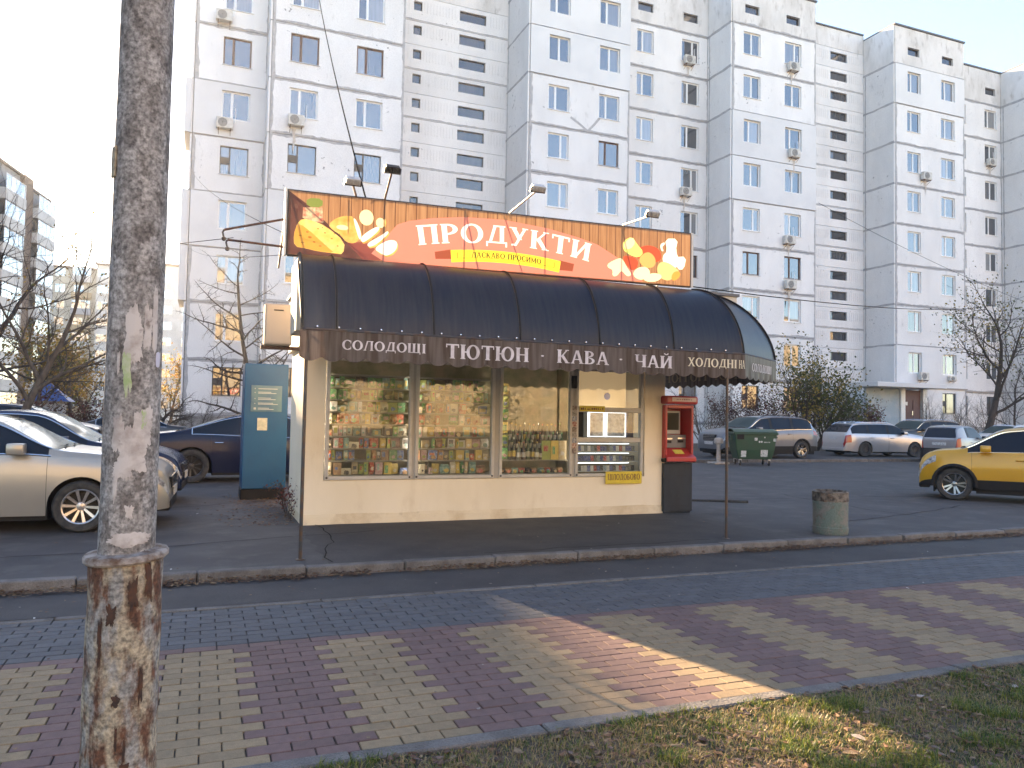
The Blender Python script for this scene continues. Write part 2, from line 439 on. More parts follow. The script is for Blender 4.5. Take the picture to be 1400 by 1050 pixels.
# darker patch in front of the kiosk, its edge broken
b = MB(); ring = []
for k in range(120):
    f = k/120*4; s_ = int(f); q = f-s_
    p = ((1.25+5.9*q, 8.12), (7.15, 8.12+2.8*q), (7.15-5.9*q, 10.95), (1.25, 10.95-2.83*q))[s_]
    ring.append((p[0]+.10*vn(k*.31, 1)+.03*vn(k*1.1, 5), p[1]+.08*vn(k*.27, 9) if s_ != 0 else p[1], .004))
b.add(ring+[(4.2, 9.5, .004)], [(i, (i+1) % 120, 120) for i in range(120)])
tag(b.build('asphalt_patch', ASPHALT2, recalc=False), kind='structure')
CRACK = mat('asphalt_crack', (.012,.011,.011), 1.0, spec=.1)
b = MB()
for (x0, y0, dx, dy, n_) in ((1.3, 8.2, .02, .22, 13), (-2.5, 9.2, .3, .05, 16), (8.4, 9.0, .28, .08, 20), (9.5, 12.8, .32, -.04, 22), (11.2, 9.4, .02, .3, 14), (3, 8.25, .28, .02, 12), (-1.0, 13.0, .25, .12, 12)):
    x, y = x0, y0; pr = []
    for i in range(n_):
        wv = .006+.008*abs(vn(i*.7, x0)); pr += [(x-wv*dy*4, y+wv*dx*4, .0075), (x+wv*dy*4, y-wv*dx*4, .0075)]
        x += dx+g.uniform(-.08, .08); y += dy+g.uniform(-.08, .08)
    b.add(pr, [(2*i, 2*i+2, 2*i+3, 2*i+1) for i in range(n_-1)])
tag(b.build('asphalt_cracks', CRACK, recalc=False), 'thin dark cracks running through the parking lot asphalt', 'cracks', kind='stuff')
b = MB()
for k in range(34):
    x, y = g.uniform(-2, 13), g.choice((g.uniform(8.2, 20), g.uniform(3.9, 7.6))); z = .008 if y > 8 else ZP+.003
    s_ = g.uniform(.008, .022); a = g.uniform(0, 3)
    b.add([(x+s_*math.cos(a+q)*g.uniform(.5, 1.4), y+s_*math.sin(a+q), z+g.uniform(0, .012)) for q in (0, 1.5, 3.1, 4.6)], [(0,1,2,3)])
tag(b.build('paper_litter', mat('paper_scrap', (.50,.49,.47), .8), recalc=False), 'tiny scraps of white paper scattered on the paving and asphalt', 'litter', kind='stuff')

# ================================================================ APARTMENT BLOCK
FACADE = mat('facade_panel', (.79,.78,.77), .85, c2=(.69,.68,.675), scale=.55, lo=.35, hi=.7, c3=(.44,.43,.42), scale3=2.6, lo3=.62, hi3=.86, stretch=(1,1,.45), rnd=.045, bump=.25, bscale=14, speck=.07, speckscale=25, chips=((.27,.27,.28), 4.5, .655))
FACADE_INS = mat('insulated_panel', (.71,.71,.71), .8, c2=(.65,.65,.655), scale=.4, rnd=.03)
JOINT = mat('joint_sealant', (.36,.36,.375), .85, c2=(.47,.46,.46), scale=3, speck=.15, speckscale=20)
CORE = mat('joint_core', (.26,.26,.27), .9)
ATTIC = mat('attic_wall', (.74,.72,.70), .9, c2=(.60,.58,.555), scale=.7, c3=(.42,.39,.36), scale3=2.2, stretch=(1,1,.4), rnd=.05, bump=.3, bscale=10)
WIN_GLASS = glassy('window_glass', (.022,.026,.032), (.30,.30,.30), .15)
SLIT_GLASS = glassy('stair_glass', (.03,.03,.035), (.10,.10,.11), .06)
SEAM = [1.35,4.3,7.4,10.4,13.4,16.45,19.45,22.55,25.55,28.6,31.5]
apt = thing('apartment_building', 'tall white panel apartment block with grey sealed joints stretching behind the kiosk', 'apartment building', (0, 44, 0))
def AP(o): o.location = Vector(o.location) - Vector((0, 44, 0)); return o

def panel_mesh(a0, a1, z0, z1, holes, t=.2):
    xs = sorted({a0, a1, *[h[0] for h in holes], *[h[1] for h in holes]})
    zs = sorted({z0, z1, *[h[2] for h in holes], *[h[3] for h in holes]})
    b = MB()
    inh = lambda x, z: any(h[0] < x < h[1] and h[2] < z < h[3] for h in holes)
    for i in range(len(xs)-1):
        for j in range(len(zs)-1):
            if inh((xs[i]+xs[i+1])/2, (zs[j]+zs[j+1])/2): continue
            b.quad((xs[i],0,zs[j]), (xs[i+1],0,zs[j]), (xs[i+1],0,zs[j+1]), (xs[i],0,zs[j+1]))
    for (x0, x1, h0, h1) in holes:
        b.quad((x0,0,h0),(x1,0,h0),(x1,t,h0),(x0,t,h0)); b.quad((x0,0,h1),(x0,t,h1),(x1,t,h1),(x1,0,h1))
        b.quad((x0,0,h0),(x0,t,h0),(x0,t,h1),(x0,0,h1)); b.quad((x1,0,h0),(x1,0,h1),(x1,t,h1),(x1,t,h0))
    b.quad((a0,0,z0),(a0,t,z0),(a1,t,z0),(a1,0,z0)); b.quad((a0,0,z1),(a1,0,z1),(a1,t,z1),(a0,t,z1))
    b.quad((a0,0,z0),(a0,0,z1),(a0,t,z1),(a0,t,z0)); b.quad((a1,0,z0),(a1,t,z0),(a1,t,z1),(a1,0,z1))
    return b

WCACHE = {}
def window_meshes(wd, ht, style):
    k = (round(wd, 2), round(ht, 2), style)
    if k in WCACHE: return WCACHE[k]
    b = MB(); f = .055; hw = wd/2
    b.box(-hw, hw, 0, .06, 0, f); b.box(-hw, hw, 0, .06, ht-f, ht); b.box(-hw, -hw+f, .001, .061, f, ht-f); b.box(hw-f, hw, .001, .061, f, ht-f)
    mx = {0: -hw+wd*.36, 1: 0.0, 2: -hw+wd*.36, 3: -hw+wd*.34, 4: None, 5: hw-wd*.36}[style]
    panes = []
    if mx is None: panes = [(-hw+f, hw-f, f, ht-f)]
    else:
        b.box(mx-.04, mx+.04, -.006, .058, f, ht-f)
        panes = [(-hw+f, mx-.04, f, ht-f), (mx+.04, hw-f, f, ht-f)]
        if style == 3:
            l = panes[0]
            b.box(l[0], l[1], -.003, .056, ht*.36, ht*.62)
            panes = [(l[0], l[1], f, ht*.36), (l[0], l[1], ht*.62, ht-f), panes[1]]
        else:
            for p in panes:          # sash rims
                s = .028
                b.box(p[0], p[1], .012, .05, p[2], p[2]+s); b.box(p[0], p[1], .012, .05, p[3]-s, p[3])
                b.box(p[0], p[0]+s, .013, .051, p[2]+s, p[3]-s); b.box(p[1]-s, p[1], .013, .051, p[2]+s, p[3]-s)
    M = {0: WHITE, 1: WHITE, 2: BROWN_FRAME, 3: DARK_FRAME, 4: DARK_FRAME, 5: WHITE}[style]
    fm = b.mesh('window', M, recalc=False)
    pms = []
    for p in panes:
        q = MB(); q.box(p[0], p[1], -.004, .004, p[2], p[3]); pms.append(q.mesh('pane', SLIT_GLASS if style == 4 else WIN_GLASS, recalc=False))
    s = MB(); s.box(-hw-.06, hw+.06, -.17, .0, -.035, -.008); sm = s.mesh('sill', WHITE if style in (0, 1, 5) else ZINC)
    WCACHE[k] = (fm, pms, sm); return WCACHE[k]
def add_window(parent, x, y, z, wd, ht, style, rec=.11, rz=0, sill=True):
    fm, pms, sm = window_meshes(wd, ht, style)
    o = inst('window', fm, parent, (x, y+rec, z), (0, 0, rz))
    for pm in pms: inst('pane', pm, o, (0, .034, 0), (rng.uniform(-.007, .007), 0, rng.uniform(-.01, .01)))
    if sill: inst('sill', sm, o)
    return o
def joint_h(x0, x1, y, z, parent, wide=.07):
    b = MB(); n = max(6, int((x1-x0)/.22)); sd_ = rng.uniform(0, 99)
    for sgn in (1, -1):
        vs = []
        for i in range(n+1):
            x = lerp(x0, x1, i/n)
            wv = max(.012, wide*(.75+.7*vn(x*.7+sd_, sgn*3)+.55*vn(x*3.1+sd_, sgn*7)))
            vs += [(x, y, z+sgn*.028), (x, y, z+sgn*(.028+wv))]
        b.add(vs, [(2*i, 2*i+2, 2*i+3, 2*i+1) for i in range(n)])
    return AP(b.build('joint_sealant', JOINT, parent, recalc=False))
def joint_v(x, y, z0, z1, parent, sgns=(1, -1), wide=.09, ax='x', xg=.028):
    b = MB(); n = max(6, int((z1-z0)/.25)); sd_ = rng.uniform(0, 99)
    for sgn in sgns:
        vs = []
        for i in range(n+1):
            z = lerp(z0, z1, i/n)
            wv = max(.02, wide*(.9+.6*vn(z*.6+sd_, sgn*3)+.5*vn(z*3+sd_, sgn*7)))
            if ax == 'x': vs += [(x+sgn*xg, y, z), (x+sgn*(xg+wv), y, z)]
            else: vs += [(x, y+sgn*xg, z), (x, y+sgn*(xg+wv), z)]
        b.add(vs, [(2*i, 2*i+2, 2*i+3, 2*i+1) for i in range(n)])
    return AP(b.build('joint_sealant', JOINT, parent, recalc=False))

SECT = {  # x0, x1, y, window columns (centre, width), lowest storey built with windows
 'A': (-1.05, 2.75, 44.2, [(1.10, 1.46)]),
 'B': (2.75, 10.0, 42.3, [(4.48, 1.5), (8.02, 1.5)]),
 'D': (17.75, 24.75, 42.4, [(19.73, 1.42), (23.25, 1.45)]),
 'E': (24.75, 32.4, 44.6, [(27.2, 1.3), (30.86, 1.42)]),
 'F': (32.4, 39.65, 42.0, [(34.06, 1.42), (37.6, 1.46)]),
 'H': (47.2, 54.5, 42.0, [(49.12, 1.36), (52.7, 1.46)]),
 'I': (54.5, 62.2, 44.5, [(57.2, 1.4), (60.85, 1.42)]),
 'J': (62.2, 69.5, 42.0, [(64.0, 1.42), (67.6, 1.42)]),
}
BROWNS = {('A',0,6),('B',0,6),('B',1,6),('D',1,5),('F',0,3),('F',1,3),('E',1,3),('E',0,3)}
DARKS = {('A',0,4),('B',0,4),('B',1,4)}
INS = {('A',5),('A',3),('B',3),('F',5),('H',8),('F',6),('D',8),('H',1),('D',7)}
g = random.Random(11)
for nm, (x0, x1, y, cols) in SECT.items():
    for k in range(-1, 10):
        z0, z1 = (SEAM[k] if k >= 0 else -.1), SEAM[k+1]
        holes = []
        if 0 <= k <= 8:
            for (cx, wd) in cols: holes.append((cx-wd/2, cx+wd/2, z0+1.04, z0+2.6))
        elif k == 9 and nm != 'A':
            for (cx, wd) in cols: holes.append((cx-.6, cx+.6, z0+.85, z0+1.45))
        ins = (nm, k) in INS
        pm = panel_mesh(x0+.028, x1-.028, z0+.028, z1-.028, holes).mesh('wall_panel', FACADE_INS if ins else (ATTIC if k == 9 else FACADE), recalc=False)
        AP(inst('wall_panel', pm, apt, (0, y-(.05 if ins else 0), 0)))
        for ci, (cx, wd) in enumerate(cols):
            if 0 <= k <= 8:
                st = 2 if (nm, ci, k) in BROWNS else 3 if (nm, ci, k) in DARKS else g.choice((0, 0, 1, 1, 5)) if nm not in ('A', 'B') else 0
                if k == 0: st = 3
                o = AP(add_window(apt, cx, y, z0+1.04, wd, 1.56, st))
            elif k == 9 and nm != 'A':
                AP(add_window(apt, cx, y, z0+.85, 1.2, .6, 4, rec=.15, sill=False))
        if k >= 0: joint_h(x0+.03, x1-.03, y-.004, z0, apt, .045 if ins or (nm, k-1) in INS else .12)
    b = MB(); b.box(x0, x1, y+.205, 57, -.1, 31.45)
    for z in SEAM: b.box(x0+.03, x1-.03, y+.035, y+.2, z-.027, z+.027)
    AP(b.build('wall', CORE, apt))
    joint_v(x0, y-.005, 1.35, 28.6, apt, (1,), .17); joint_v(x1, y-.005, 1.35, 28.6, apt, (-1,), .14)
# storey panels on the returns that face along the street
def returns(x, ya, yb, kmax=10):
    for k in range(-1, kmax):
        z0, z1 = (SEAM[k] if k >= 0 else -.1), SEAM[k+1]
        pm = panel_mesh(ya+.028, yb-.028, z0+.028, z1-.028, [], .1).mesh('wall_panel', FACADE if k < 9 else ATTIC, recalc=False)
        pm.transform(Matrix(((0,1,0,0),(1,0,0,0),(0,0,1,0),(0,0,0,1)))); pm.flip_normals()
        AP(inst('wall_panel', pm, apt, (x-.1, 0, 0)))
        if k >= 0:
            b = MB(); n = 10
            for sgn in (1, -1):
                vs = []
                for i in range(n+1):
                    yy = lerp(ya, yb, i/n); wv = .10*(.8+.6*vn(yy*1.3+x, z0, sgn))
                    vs += [(x-.106, yy, z0+sgn*.0), (x-.106, yy, z0+sgn*max(.03, wv))]
                b.add(vs, [(2*i, 2*i+2, 2*i+3, 2*i+1) for i in range(n)])
            AP(b.build('joint_sealant', JOINT, apt, recalc=False))
    joint_v(x-.106, yb-.15, 1.35, 28.6, apt, (-1,), .10, 'y')
returns(-1.06, 44.2, 52); returns(2.75, 42.3, 44.2); returns(17.75, 42.4, 46); returns(32.4, 42.0, 44.6); returns(47.2, 42.0, 44.9); returns(62.2, 42.0, 44.5)
for k in (2, 3, 5):
    b = MB(); b.box(-1.46, -1.162, 44.13, 47.5, SEAM[k]+.03, SEAM[k+1]-.03); AP(b.build('insulated_patch', FACADE_INS, apt))
# crack sealed in a V between two windows
b = MB()
pts = [(20.55, 20.2), (21.2, 19.85), (21.75, 19.5), (22.2, 20.0), (22.6, 20.5)]
for (xa, za), (xb, zb) in zip(pts, pts[1:]):
    d = Vector((xb-xa, 0, zb-za)).normalized(); nn_ = Vector((-d.z, 0, d.x))*.075
    b.quad((xa-nn_.x, 42.394, za-nn_.z), (xb-nn_.x, 42.394, zb-nn_.z), (xb+nn_.x, 42.394, zb+nn_.z), (xa+nn_.x, 42.394, za+nn_.z))
AP(b.build('joint_sealant', JOINT, apt, recalc=False))
# rust and water runs below the air conditioners
RUN = mat('water_stain', (.50,.44,.39), .9, c2=(.62,.58,.54), scale=5)
for (x, y, z) in ((37.4, 42.0, 25.9), (37.5, 42.0, 19.8), (37.1, 42.0, 13.7), (37.2, 42.0, 10.6), (30.6, 44.6, 26.2), (30.4, 44.6, 16.9), (50.1, 42.0, 19.9), (60.6, 44.5, 23.2), (4.1, 42.3, 16.8)):
    b = MB(); n = 8; vs = []; Lr = rng.uniform(.5, 1.3); o_ = rng.uniform(-.2, .2)
    for i in range(n+1):
        f = i/n; wv = .10*(1-f)*(1+.6*vn(f*5, x, z))+.012; c = x+o_+.04*vn(f*3, z); vs += [(c-wv, y-.0545, z-f*Lr), (c+wv, y-.0545, z-f*Lr)]
    b.add(vs, [(2*i, 2*i+1, 2*i+3, 2*i+2) for i in range(n)]); AP(b.build('water_stain', RUN, apt, recalc=False))
# stair strips with slit windows
RIB = MB()
def stair(x0, x1, y, slits, zc0, zn, dz, small=()):
    for k in range(zn):
        zc = zc0+k*dz; z0, z1 = zc-dz*.62, zc+dz*.38
        holes = [(a, c, zc-.36, zc+.30) for (a, c) in slits]
        if k % 1 == 0: holes += [(a, c, zc-.30, zc+.28) for (a, c) in small]
        pm = panel_mesh(x0+.01, x1-.01, z0+.012, z1-.012, holes).mesh('wall_panel', FACADE, recalc=False)
        AP(inst('wall_panel', pm, apt, (0, y, 0)))
        for (a, c) in slits: AP(add_window(apt, (a+c)/2, y, zc-.36, c-a, .66, 4, rec=.13, sill=False))
        for (a, c) in small: AP(add_window(apt, (a+c)/2, y, zc-.30, c-a, .58, 4, rec=.13, sill=False))
        if k % 2 == 0: joint_h(x0+.03, x1-.03, y-.004, z0, apt, .06)
        xx = x0+.25
        while xx < x1-.2:
            if not any(a-.12 < xx < c+.12 for (a, c) in list(slits)+list(small)): RIB.box(xx-.022, xx+.022, y-.018, y+.01, zc-.36, zc+.30)
            xx += .2
    b = MB(); b.box(x0, x1, y+.205, 57, -.1, 31.9); AP(b.build('wall', CORE, apt))
    zt = zc0+(zn-1)*dz+dz*.38
    if zt < 31.9:
        pm = panel_mesh(x0+.01, x1-.01, zt+.012, 31.9, []).mesh('wall_panel', ATTIC, recalc=False); AP(inst('wall_panel', pm, apt, (0, y, 0)))
    pm = panel_mesh(x0+.01, x1-.01, -.1, zc0-dz*.62, []).mesh('wall_panel', FACADE, recalc=False); AP(inst('wall_panel', pm, apt, (0, y, 0)))
stair(10.0, 17.75, 46.0, [(14.35, 16.15)], 8.6, 13, 1.542, [(11.36, 11.9)])
stair(39.65, 47.2, 44.9, [(43.8, 45.46)], 6.62, 16, 1.545)
o = AP(RIB.build('ribbed_band', FACADE, apt, recalc=False)); o['kind'] = 'stuff'
# roof edge
ROOFM = mat('roof_flashing', (.12,.12,.125), .6)
b = MB()
for nm, (x0, x1, y, c) in SECT.items(): b.box(x0-.06, x1+.06, y-.09, 57.1, 31.5, 31.62)
b.box(10.1, 17.6, 45.9, 57.1, 31.92, 32.02); b.box(39.75, 47.1, 44.8, 57.1, 31.92, 32.02)
AP(b.build('roof', ROOFM, apt))
b = MB(); b.box(-1.2, 2.5, 44.06, 44.2, -.1, 1.3); b.box(2.8, 10, 42.16, 42.3, -.1, 1.3); b.box(32.5, 39.6, 41.86, 42.0, -.1, 1.3); b.box(47.3, 62, 41.86, 42.0, -.1, 1.3)
AP(b.build('plinth', mat('plinth', (.30,.29,.28), .9, c2=(.22,.21,.2), scale=2), apt))
b = MB(); b.box(32.35, 39.7, 41.9, 42.0, 4.24, 4.34); b.box(47.15, 54.55, 41.9, 42.0, 4.24, 4.34); b.box(54.45, 62.2, 44.4, 44.5, 4.24, 4.34)
AP(b.build('ledge', mat('ledge', (.33,.30,.27), .9), apt))
# entrance porch
b = MB(); b.box(42.4, 48.95, 39.2, 42.0, 4.1, 4.42); AP(b.build('porch_canopy', mat('porch_white', (.66,.66,.66), .7), apt, bevel=.02))
for xx in (46.35, 48.5):
    b = MB(); b.box(xx-.2, xx+.2, 40.6, 41.0, 0, 4.1); AP(b.build('porch_column', WHITE, apt))
b = MB(); b.box(43.0, 46.1, 40.75, 40.95, 0, 4.1); AP(b.build('porch_wall', mat('porch_blue', (.34,.42,.47), .8, c2=(.42,.47,.5), scale=2), apt))
b = MB(); b.box(46.6, 48.25, 40.8, 40.9, 1.2, 4.0)
for z in (1.45, 2.45): b.box(46.75, 47.35, 40.77, 40.81, z, z+.85); b.box(47.5, 48.1, 40.77, 40.81, z, z+.85)
d = AP(b.build('door', mat('brown_door', (.12,.055,.05), .55), apt))
b = MB(); b.box(47.38, 47.42, 40.73, 40.79, 2.2, 2.5); b.build('handle', CHROME, d)
b = MB(); b.box(46.75, 46.95, 40.765, 40.79, 2.9, 3.15); b.build('notice', WHITE, d)
# air conditioners
def ac_proto():
    t = thing('air_conditioner', 'x', 'air conditioner', group='air conditioners on the apartment facade')
    b = MB(); b.box(-.42, .42, -.42, -.10, 0, .58); b.build('casing', mat('ac_casing', (.62,.60,.56), .5, c2=(.5,.47,.42), scale=4), t, bevel=.02)
    b = MB(); b.lathe([(.0, -.432), (.23, -.432), (.245, -.42)], 20, (-.1, 0, .29), 'y'); b.build('fan_grille', mat('ac_grille', (.12,.12,.12), .6), t)
    b = MB()
    for k in range(5): b.lathe([(.05+k*.045, -.436), (.058+k*.045, -.442), (.066+k*.045, -.436)], 20, (-.1, 0, .29), 'y')
    b.build('fan_guard', mat('ac_guard', (.5,.49,.47), .5), t)
    b = MB()
    for s in (-.3, .3): b.box(s-.02, s+.02, -.42, .02, -.05, -.005); b.tube((s, -.38, -.05), (s, 0, -.32), .012, n=5)
    b.build('bracket', mat('ac_bracket', (.16,.09,.06), .8), t)
    b = MB(); b.path([(.42, -.25, .2), (.52, -.2, .35), (.55, -.03, .6), (.55, .0, 1.3)], .018, 5); b.build('pipe', WHITE, t)
    return t
def copy_tree(o, parent=None):
    c = o.copy(); COL.objects.link(c)
    if parent is not None: c.parent = parent
    for ch in list(o.children): copy_tree(ch, c)
    return c
acp = ac_proto()
for i, (x, y, z, lab) in enumerate([
  (.35, 44.2, 22.75, 'air conditioner at the very top of the leftmost window column of the white block'),
  (.55, 44.2, 16.85, 'air conditioner on the grey patch of wall in the leftmost window column'),
  (4.1, 42.3, 16.9, 'air conditioner under the window above the floodlit shop sign, second window column'),
  (30.6, 44.6, 26.3, 'upper air conditioner in the recessed wall above the end of the shop sign'),
  (30.4, 44.6, 17.0, 'lower air conditioner in the recessed wall above the end of the shop sign'),
  (37.4, 42.0, 26.0, 'topmost air conditioner of the column of four left of the slit windows'),
  (37.5, 42.0, 19.9, 'second highest air conditioner of the column of four left of the slit windows'),
  (37.1, 42.0, 13.8, 'third air conditioner down the column of four left of the slit windows'),
  (37.2, 42.0, 10.7, 'lowest air conditioner of the column of four, below a brown framed window'),
  (50.1, 42.0, 20.0, 'air conditioner high on the wall right of the slit windows, stained below'),
  (49.7, 42.0, 4.85, 'air conditioner just above the white canopy of the block entrance'),
  (60.6, 44.5, 23.3, 'air conditioner in the last window column at the right edge of the block'),
  (52.75, 42.0, 4.9, 'small air conditioner under a window right of the block entrance')]):
    o = acp if i == 0 else copy_tree(acp)
    o.location = (x, y, z); o['label'] = lab
    if i == 12: o.scale = (.8, .8, .6)

# ================================================================ OTHER BUILDINGS
CREAM = mat('cream_wall', (.50,.46,.38), .9, c2=(.42,.38,.31), scale=.5, rnd=.04)
PALE = mat('pale_wall', (.60,.59,.57), .9, c2=(.5,.49,.47), scale=.6, rnd=.04)
BROWNB = mat('brown_brick_wall', (.23,.17,.125), .9, c2=(.18,.13,.10), scale=2)
GREYW = mat('grey_wall', (.33,.33,.33), .9, c2=(.27,.27,.27), scale=1)
FG = glassy('far_glass', (.05,.06,.07), (.35,.36,.37), .30)
def glazing_mesh(wd, ht, n):
    b = MB(); f = .07
    b.box(-wd/2, wd/2, -.05, 0, 0, f); b.box(-wd/2, wd/2, -.05, 0, ht-f, ht)
    for i in range(n+1):
        x = lerp(-wd/2+f/2, wd/2-f/2, i/n); b.box(x-f/2, x+f/2, -.052, .002, f, ht-f)
    q = []
    for i in range(n):
        xa = lerp(-wd/2+f/2, wd/2-f/2, i/n)+f/2; xb = lerp(-wd/2+f/2, wd/2-f/2, (i+1)/n)-f/2
        p = MB(); p.box(xa, xb, -.03, -.02, f, ht-f); q.append(p.mesh('pane', FG, recalc=False))
    return b.mesh('window', WHITE, recalc=False), q
def glazing(parent, gm, x, y, z, rz=0):
    o = inst('window', gm[0], parent, (x, y, z), (0, 0, rz))
    for p in gm[1]: inst('pane', p, o, (0, 0, 0), (rng.uniform(-.01,.01), 0, rng.uniform(-.01,.01)))
    return o
# block on the left: its roof edge throws the soft shadow over the pavement
dv = Vector((.182, .983)).normalized()
L_ = thing('apartment_building', 'tall block with white glazed balconies and a brown pillar at the left edge', 'apartment building', (-17.6, 103, 0), math.atan2(-dv.y, -dv.x))
b = MB(); b.box(0, 7.2, -14, 0, -.2, 25.6); b.build('wall', GREYW, L_)
b = MB(); b.box(7.2, 110, -14, .02, -.2, 26.35); b.build('wall', GREYW, L_)
b = MB(); b.box(5.6, 7.9, .025, .5, -.2, 26.55); b.build('pillar', BROWNB, L_)
b = MB(); b.box(-.1, 7.2, -14.1, .25, 25.6, 25.9); b.box(7.2, 110.1, -14.1, .3, 26.35, 26.6); b.build('roof', mat('roof_dark', (.09,.085,.08), .8), L_)
ga = glazing_mesh(4.6, 1.5, 4); gb_ = glazing_mesh(2.2, 1.5, 3)
bal = MB(); bal.box(-2.5, 2.5, 0, .95, 0, .16); bal.box(-2.5, 2.5, .85, .95, .16, 1.1); bal.box(-2.5, -2.42, .0, .85, .16, 1.1); bal.box(2.42, 2.5, 0, .85, .16, 1.1)
balm = bal.mesh('balcony', PALE)
for k in range(9):
    z = .4+2.75*k
    for cx in (2.9, 11.0, 17.5):
        inst('balcony', balm, L_, (cx, .03, z+.1))
        glazing(L_, ga, cx, .93, z+1.22, math.pi)
# far block
M_ = thing('apartment_building', 'pale cream apartment block far behind the bare trees on the left', 'apartment building', (-20, 150, 0))
b = MB(); b.box(-30, 9, 0, 13, -.2, 25.6); b.build('wall', CREAM, M_)
b = MB(); b.box(9, 19, -1.2, 13, -.2, 27.2); b.build('wall', PALE, M_)
b = MB(); b.box(2.2, 5.4, -1.3, -.01, -.2, 26.4); b.build('wall', PALE, M_)
b = MB(); b.box(-30.2, 9, -.3, 13, 25.6, 26.0); b.box(9, 19.2, -1.5, 13, 27.2, 27.6); b.box(2.0, 5.6, -1.6, 0, 26.4, 26.7); b.build('roof', mat('roof_brown', (.16,.12,.10), .8), M_)
bal2 = MB(); bal2.box(-1.5, 1.5, -.9, 0, 0, .14); bal2.box(-1.5, 1.5, -.9, -.82, .14, 1.05); bal2.box(-1.5, -1.42, -.82, 0, .14, 1.05); bal2.box(1.42, 1.5, -.82, 0, .14, 1.05)
bal2m = [bal2.mesh('balcony', mm) for mm in (PALE, mat('ochre_balcony', (.40,.30,.18), .8), mat('grey_balcony', (.35,.35,.36), .8))]
gc = glazing_mesh(1.5, 1.45, 2); gd = glazing_mesh(2.8, 1.4, 4)
for k in range(9):
    z = .9+2.8*k
    for cx in (-9.5, -6.5, -3.4, -.6, 7.4): glazing(M_, gc, cx, -.02, z+.9)
    for cx in (-8.0, .9):
        inst('balcony', rng.choice(bal2m), M_, (cx-1.0, -.01, z)); 
        if rng.random() < .6: glazing(M_, gd, cx-1.0, -.84, z+1.06)
    glazing(M_, gd, 3.8, -1.32, z+1.0)
    for cx in (10.5, 13.5, 16.6): glazing(M_, gc, cx, -1.22, z+.9)
# the sunlit block across the street, which the shop windows and the lower flats mirror
N_ = thing('apartment_building', 'sunlit ochre block across the street, seen only mirrored in the window panes', 'apartment building', (60, -66, 0))
b = MB(); b.box(-90, 90, -14, 0, -.3, 27)
b.build('wall', mat('ochre_wall', (.42,.34,.22), .9, c2=(.34,.26,.16), scale=.35, c3=(.25,.19,.12), scale3=.9, lo3=.55, hi3=.7), N_)
b = MB(); b.box(-90.3, 90.3, -14.3, .4, 27, 27.5); b.build('roof', ROOFM, N_)
b = MB(); p = MB()
for k in range(9):
    for i in range(44):
        x = -88+i*4; z = 1.2+2.9*k
        b.box(x-.85, x+.85, .005, .06, z, z+.08); b.box(x-.85, x+.85, .005, .06, z+1.52, z+1.6); b.box(x-.85, x-.77, .006, .06, z+.08, z+1.52); b.box(x+.77, x+.85, .006, .06, z+.08, z+1.52); b.box(x-.2, x-.12, .006, .06, z+.08, z+1.52)
        p.box(x-.77, x+.77, .005, .02, z+.08, z+1.52)
tag(b.build('window', CREAM, N_, recalc=False), kind='stuff'); tag(p.build('pane', mat('dull_pane', (.28,.23,.16), .5), N_, recalc=False), kind='stuff')
# playground booth and low fence at the left
t = thing('playground_booth', 'small grey booth with a pointed blue roof among the trees at the left', 'booth', (-6.4, 39.5, 0)); t.scale = (.8, .8, .85)
b = MB(); b.box(-.75, .75, -.75, .75, 0, 2.2); b.build('wall', mat('booth_wall', (.40,.39,.40), .8), t)
b = MB(); b.add([(-1.15,-1.15,2.2),(1.15,-1.15,2.2),(1.15,1.15,2.2),(-1.15,1.15,2.2),(0,0,3.2)], [(0,1,4),(1,2,4),(2,3,4),(3,0,4),(3,2,1,0)]); b.build('roof', mat('blue_roof', (.03,.07,.22), .5), t)
t = thing('yard_fence', 'low brown metal yard fence between the parked cars and the trees', 'fence', (-9, 30.0, 0))
FM = mat('fence_metal', (.10,.05,.03), .7)
post = MB(); post.box(-.03, .03, -.03, .03, 0, 1.0); pm_ = post.mesh('post', FM)
rail = MB(); rail.box(0, 1.94, -.018, .018, -.02, .02); rm_ = rail.mesh('rail', FM)
bar = MB(); bar.box(-.009, .009, -.009, .009, .2, .9); bm_ = bar.mesh('bar', FM)
for i in range(8):
    inst('post', pm_, t, (i*2.0, 0, 0))
    if i < 7:
        for z in (.2, .9): inst('rail', rm_, t, (i*2.0+.03, 0, z))
        for q in range(1, 10): inst('bar', bm_, t, (i*2.0+q*.2, 0, 0))

# ================================================================ SERIF LETTERING
def arcstrip(cx, cy, rx, ry, tx, ty, a0, a1, n=14):
    out = []
    for i in range(n):
        p = []
        for a in (lerp(a0, a1, i/n), lerp(a0, a1, (i+1)/n)):
            p.append((math.cos(RAD(a)), math.sin(RAD(a))))
        (c0, s0), (c1, s1) = p
        out.append([(cx+rx*c0, cy+ry*s0), (cx+rx*c1, cy+ry*s1), (cx+(rx-tx)*c1, cy+(ry-ty)*s1), (cx+(rx-tx)*c0, cy+(ry-ty)*s0)])
    return out
def R4(x0, x1, y0, y1): return [(x0,y0),(x1,y0),(x1,y1),(x0,y1)]
def ser(x, y, w=.15, h=.055): return R4(x-w, x+w, y, y+h)
def stem(x, w=.102, y0=0, y1=1, bot=True, top=True):
    o = [R4(x-w, x+w, y0, y1)]
    if bot: o.append(ser(x, y0))
    if top: o.append(ser(x, y1-.055))
    return o
def diag(x0, y0, x1, y1, w): return [[(x0-w, y0), (x0+w, y0), (x1+w, y1), (x1-w, y1)]]
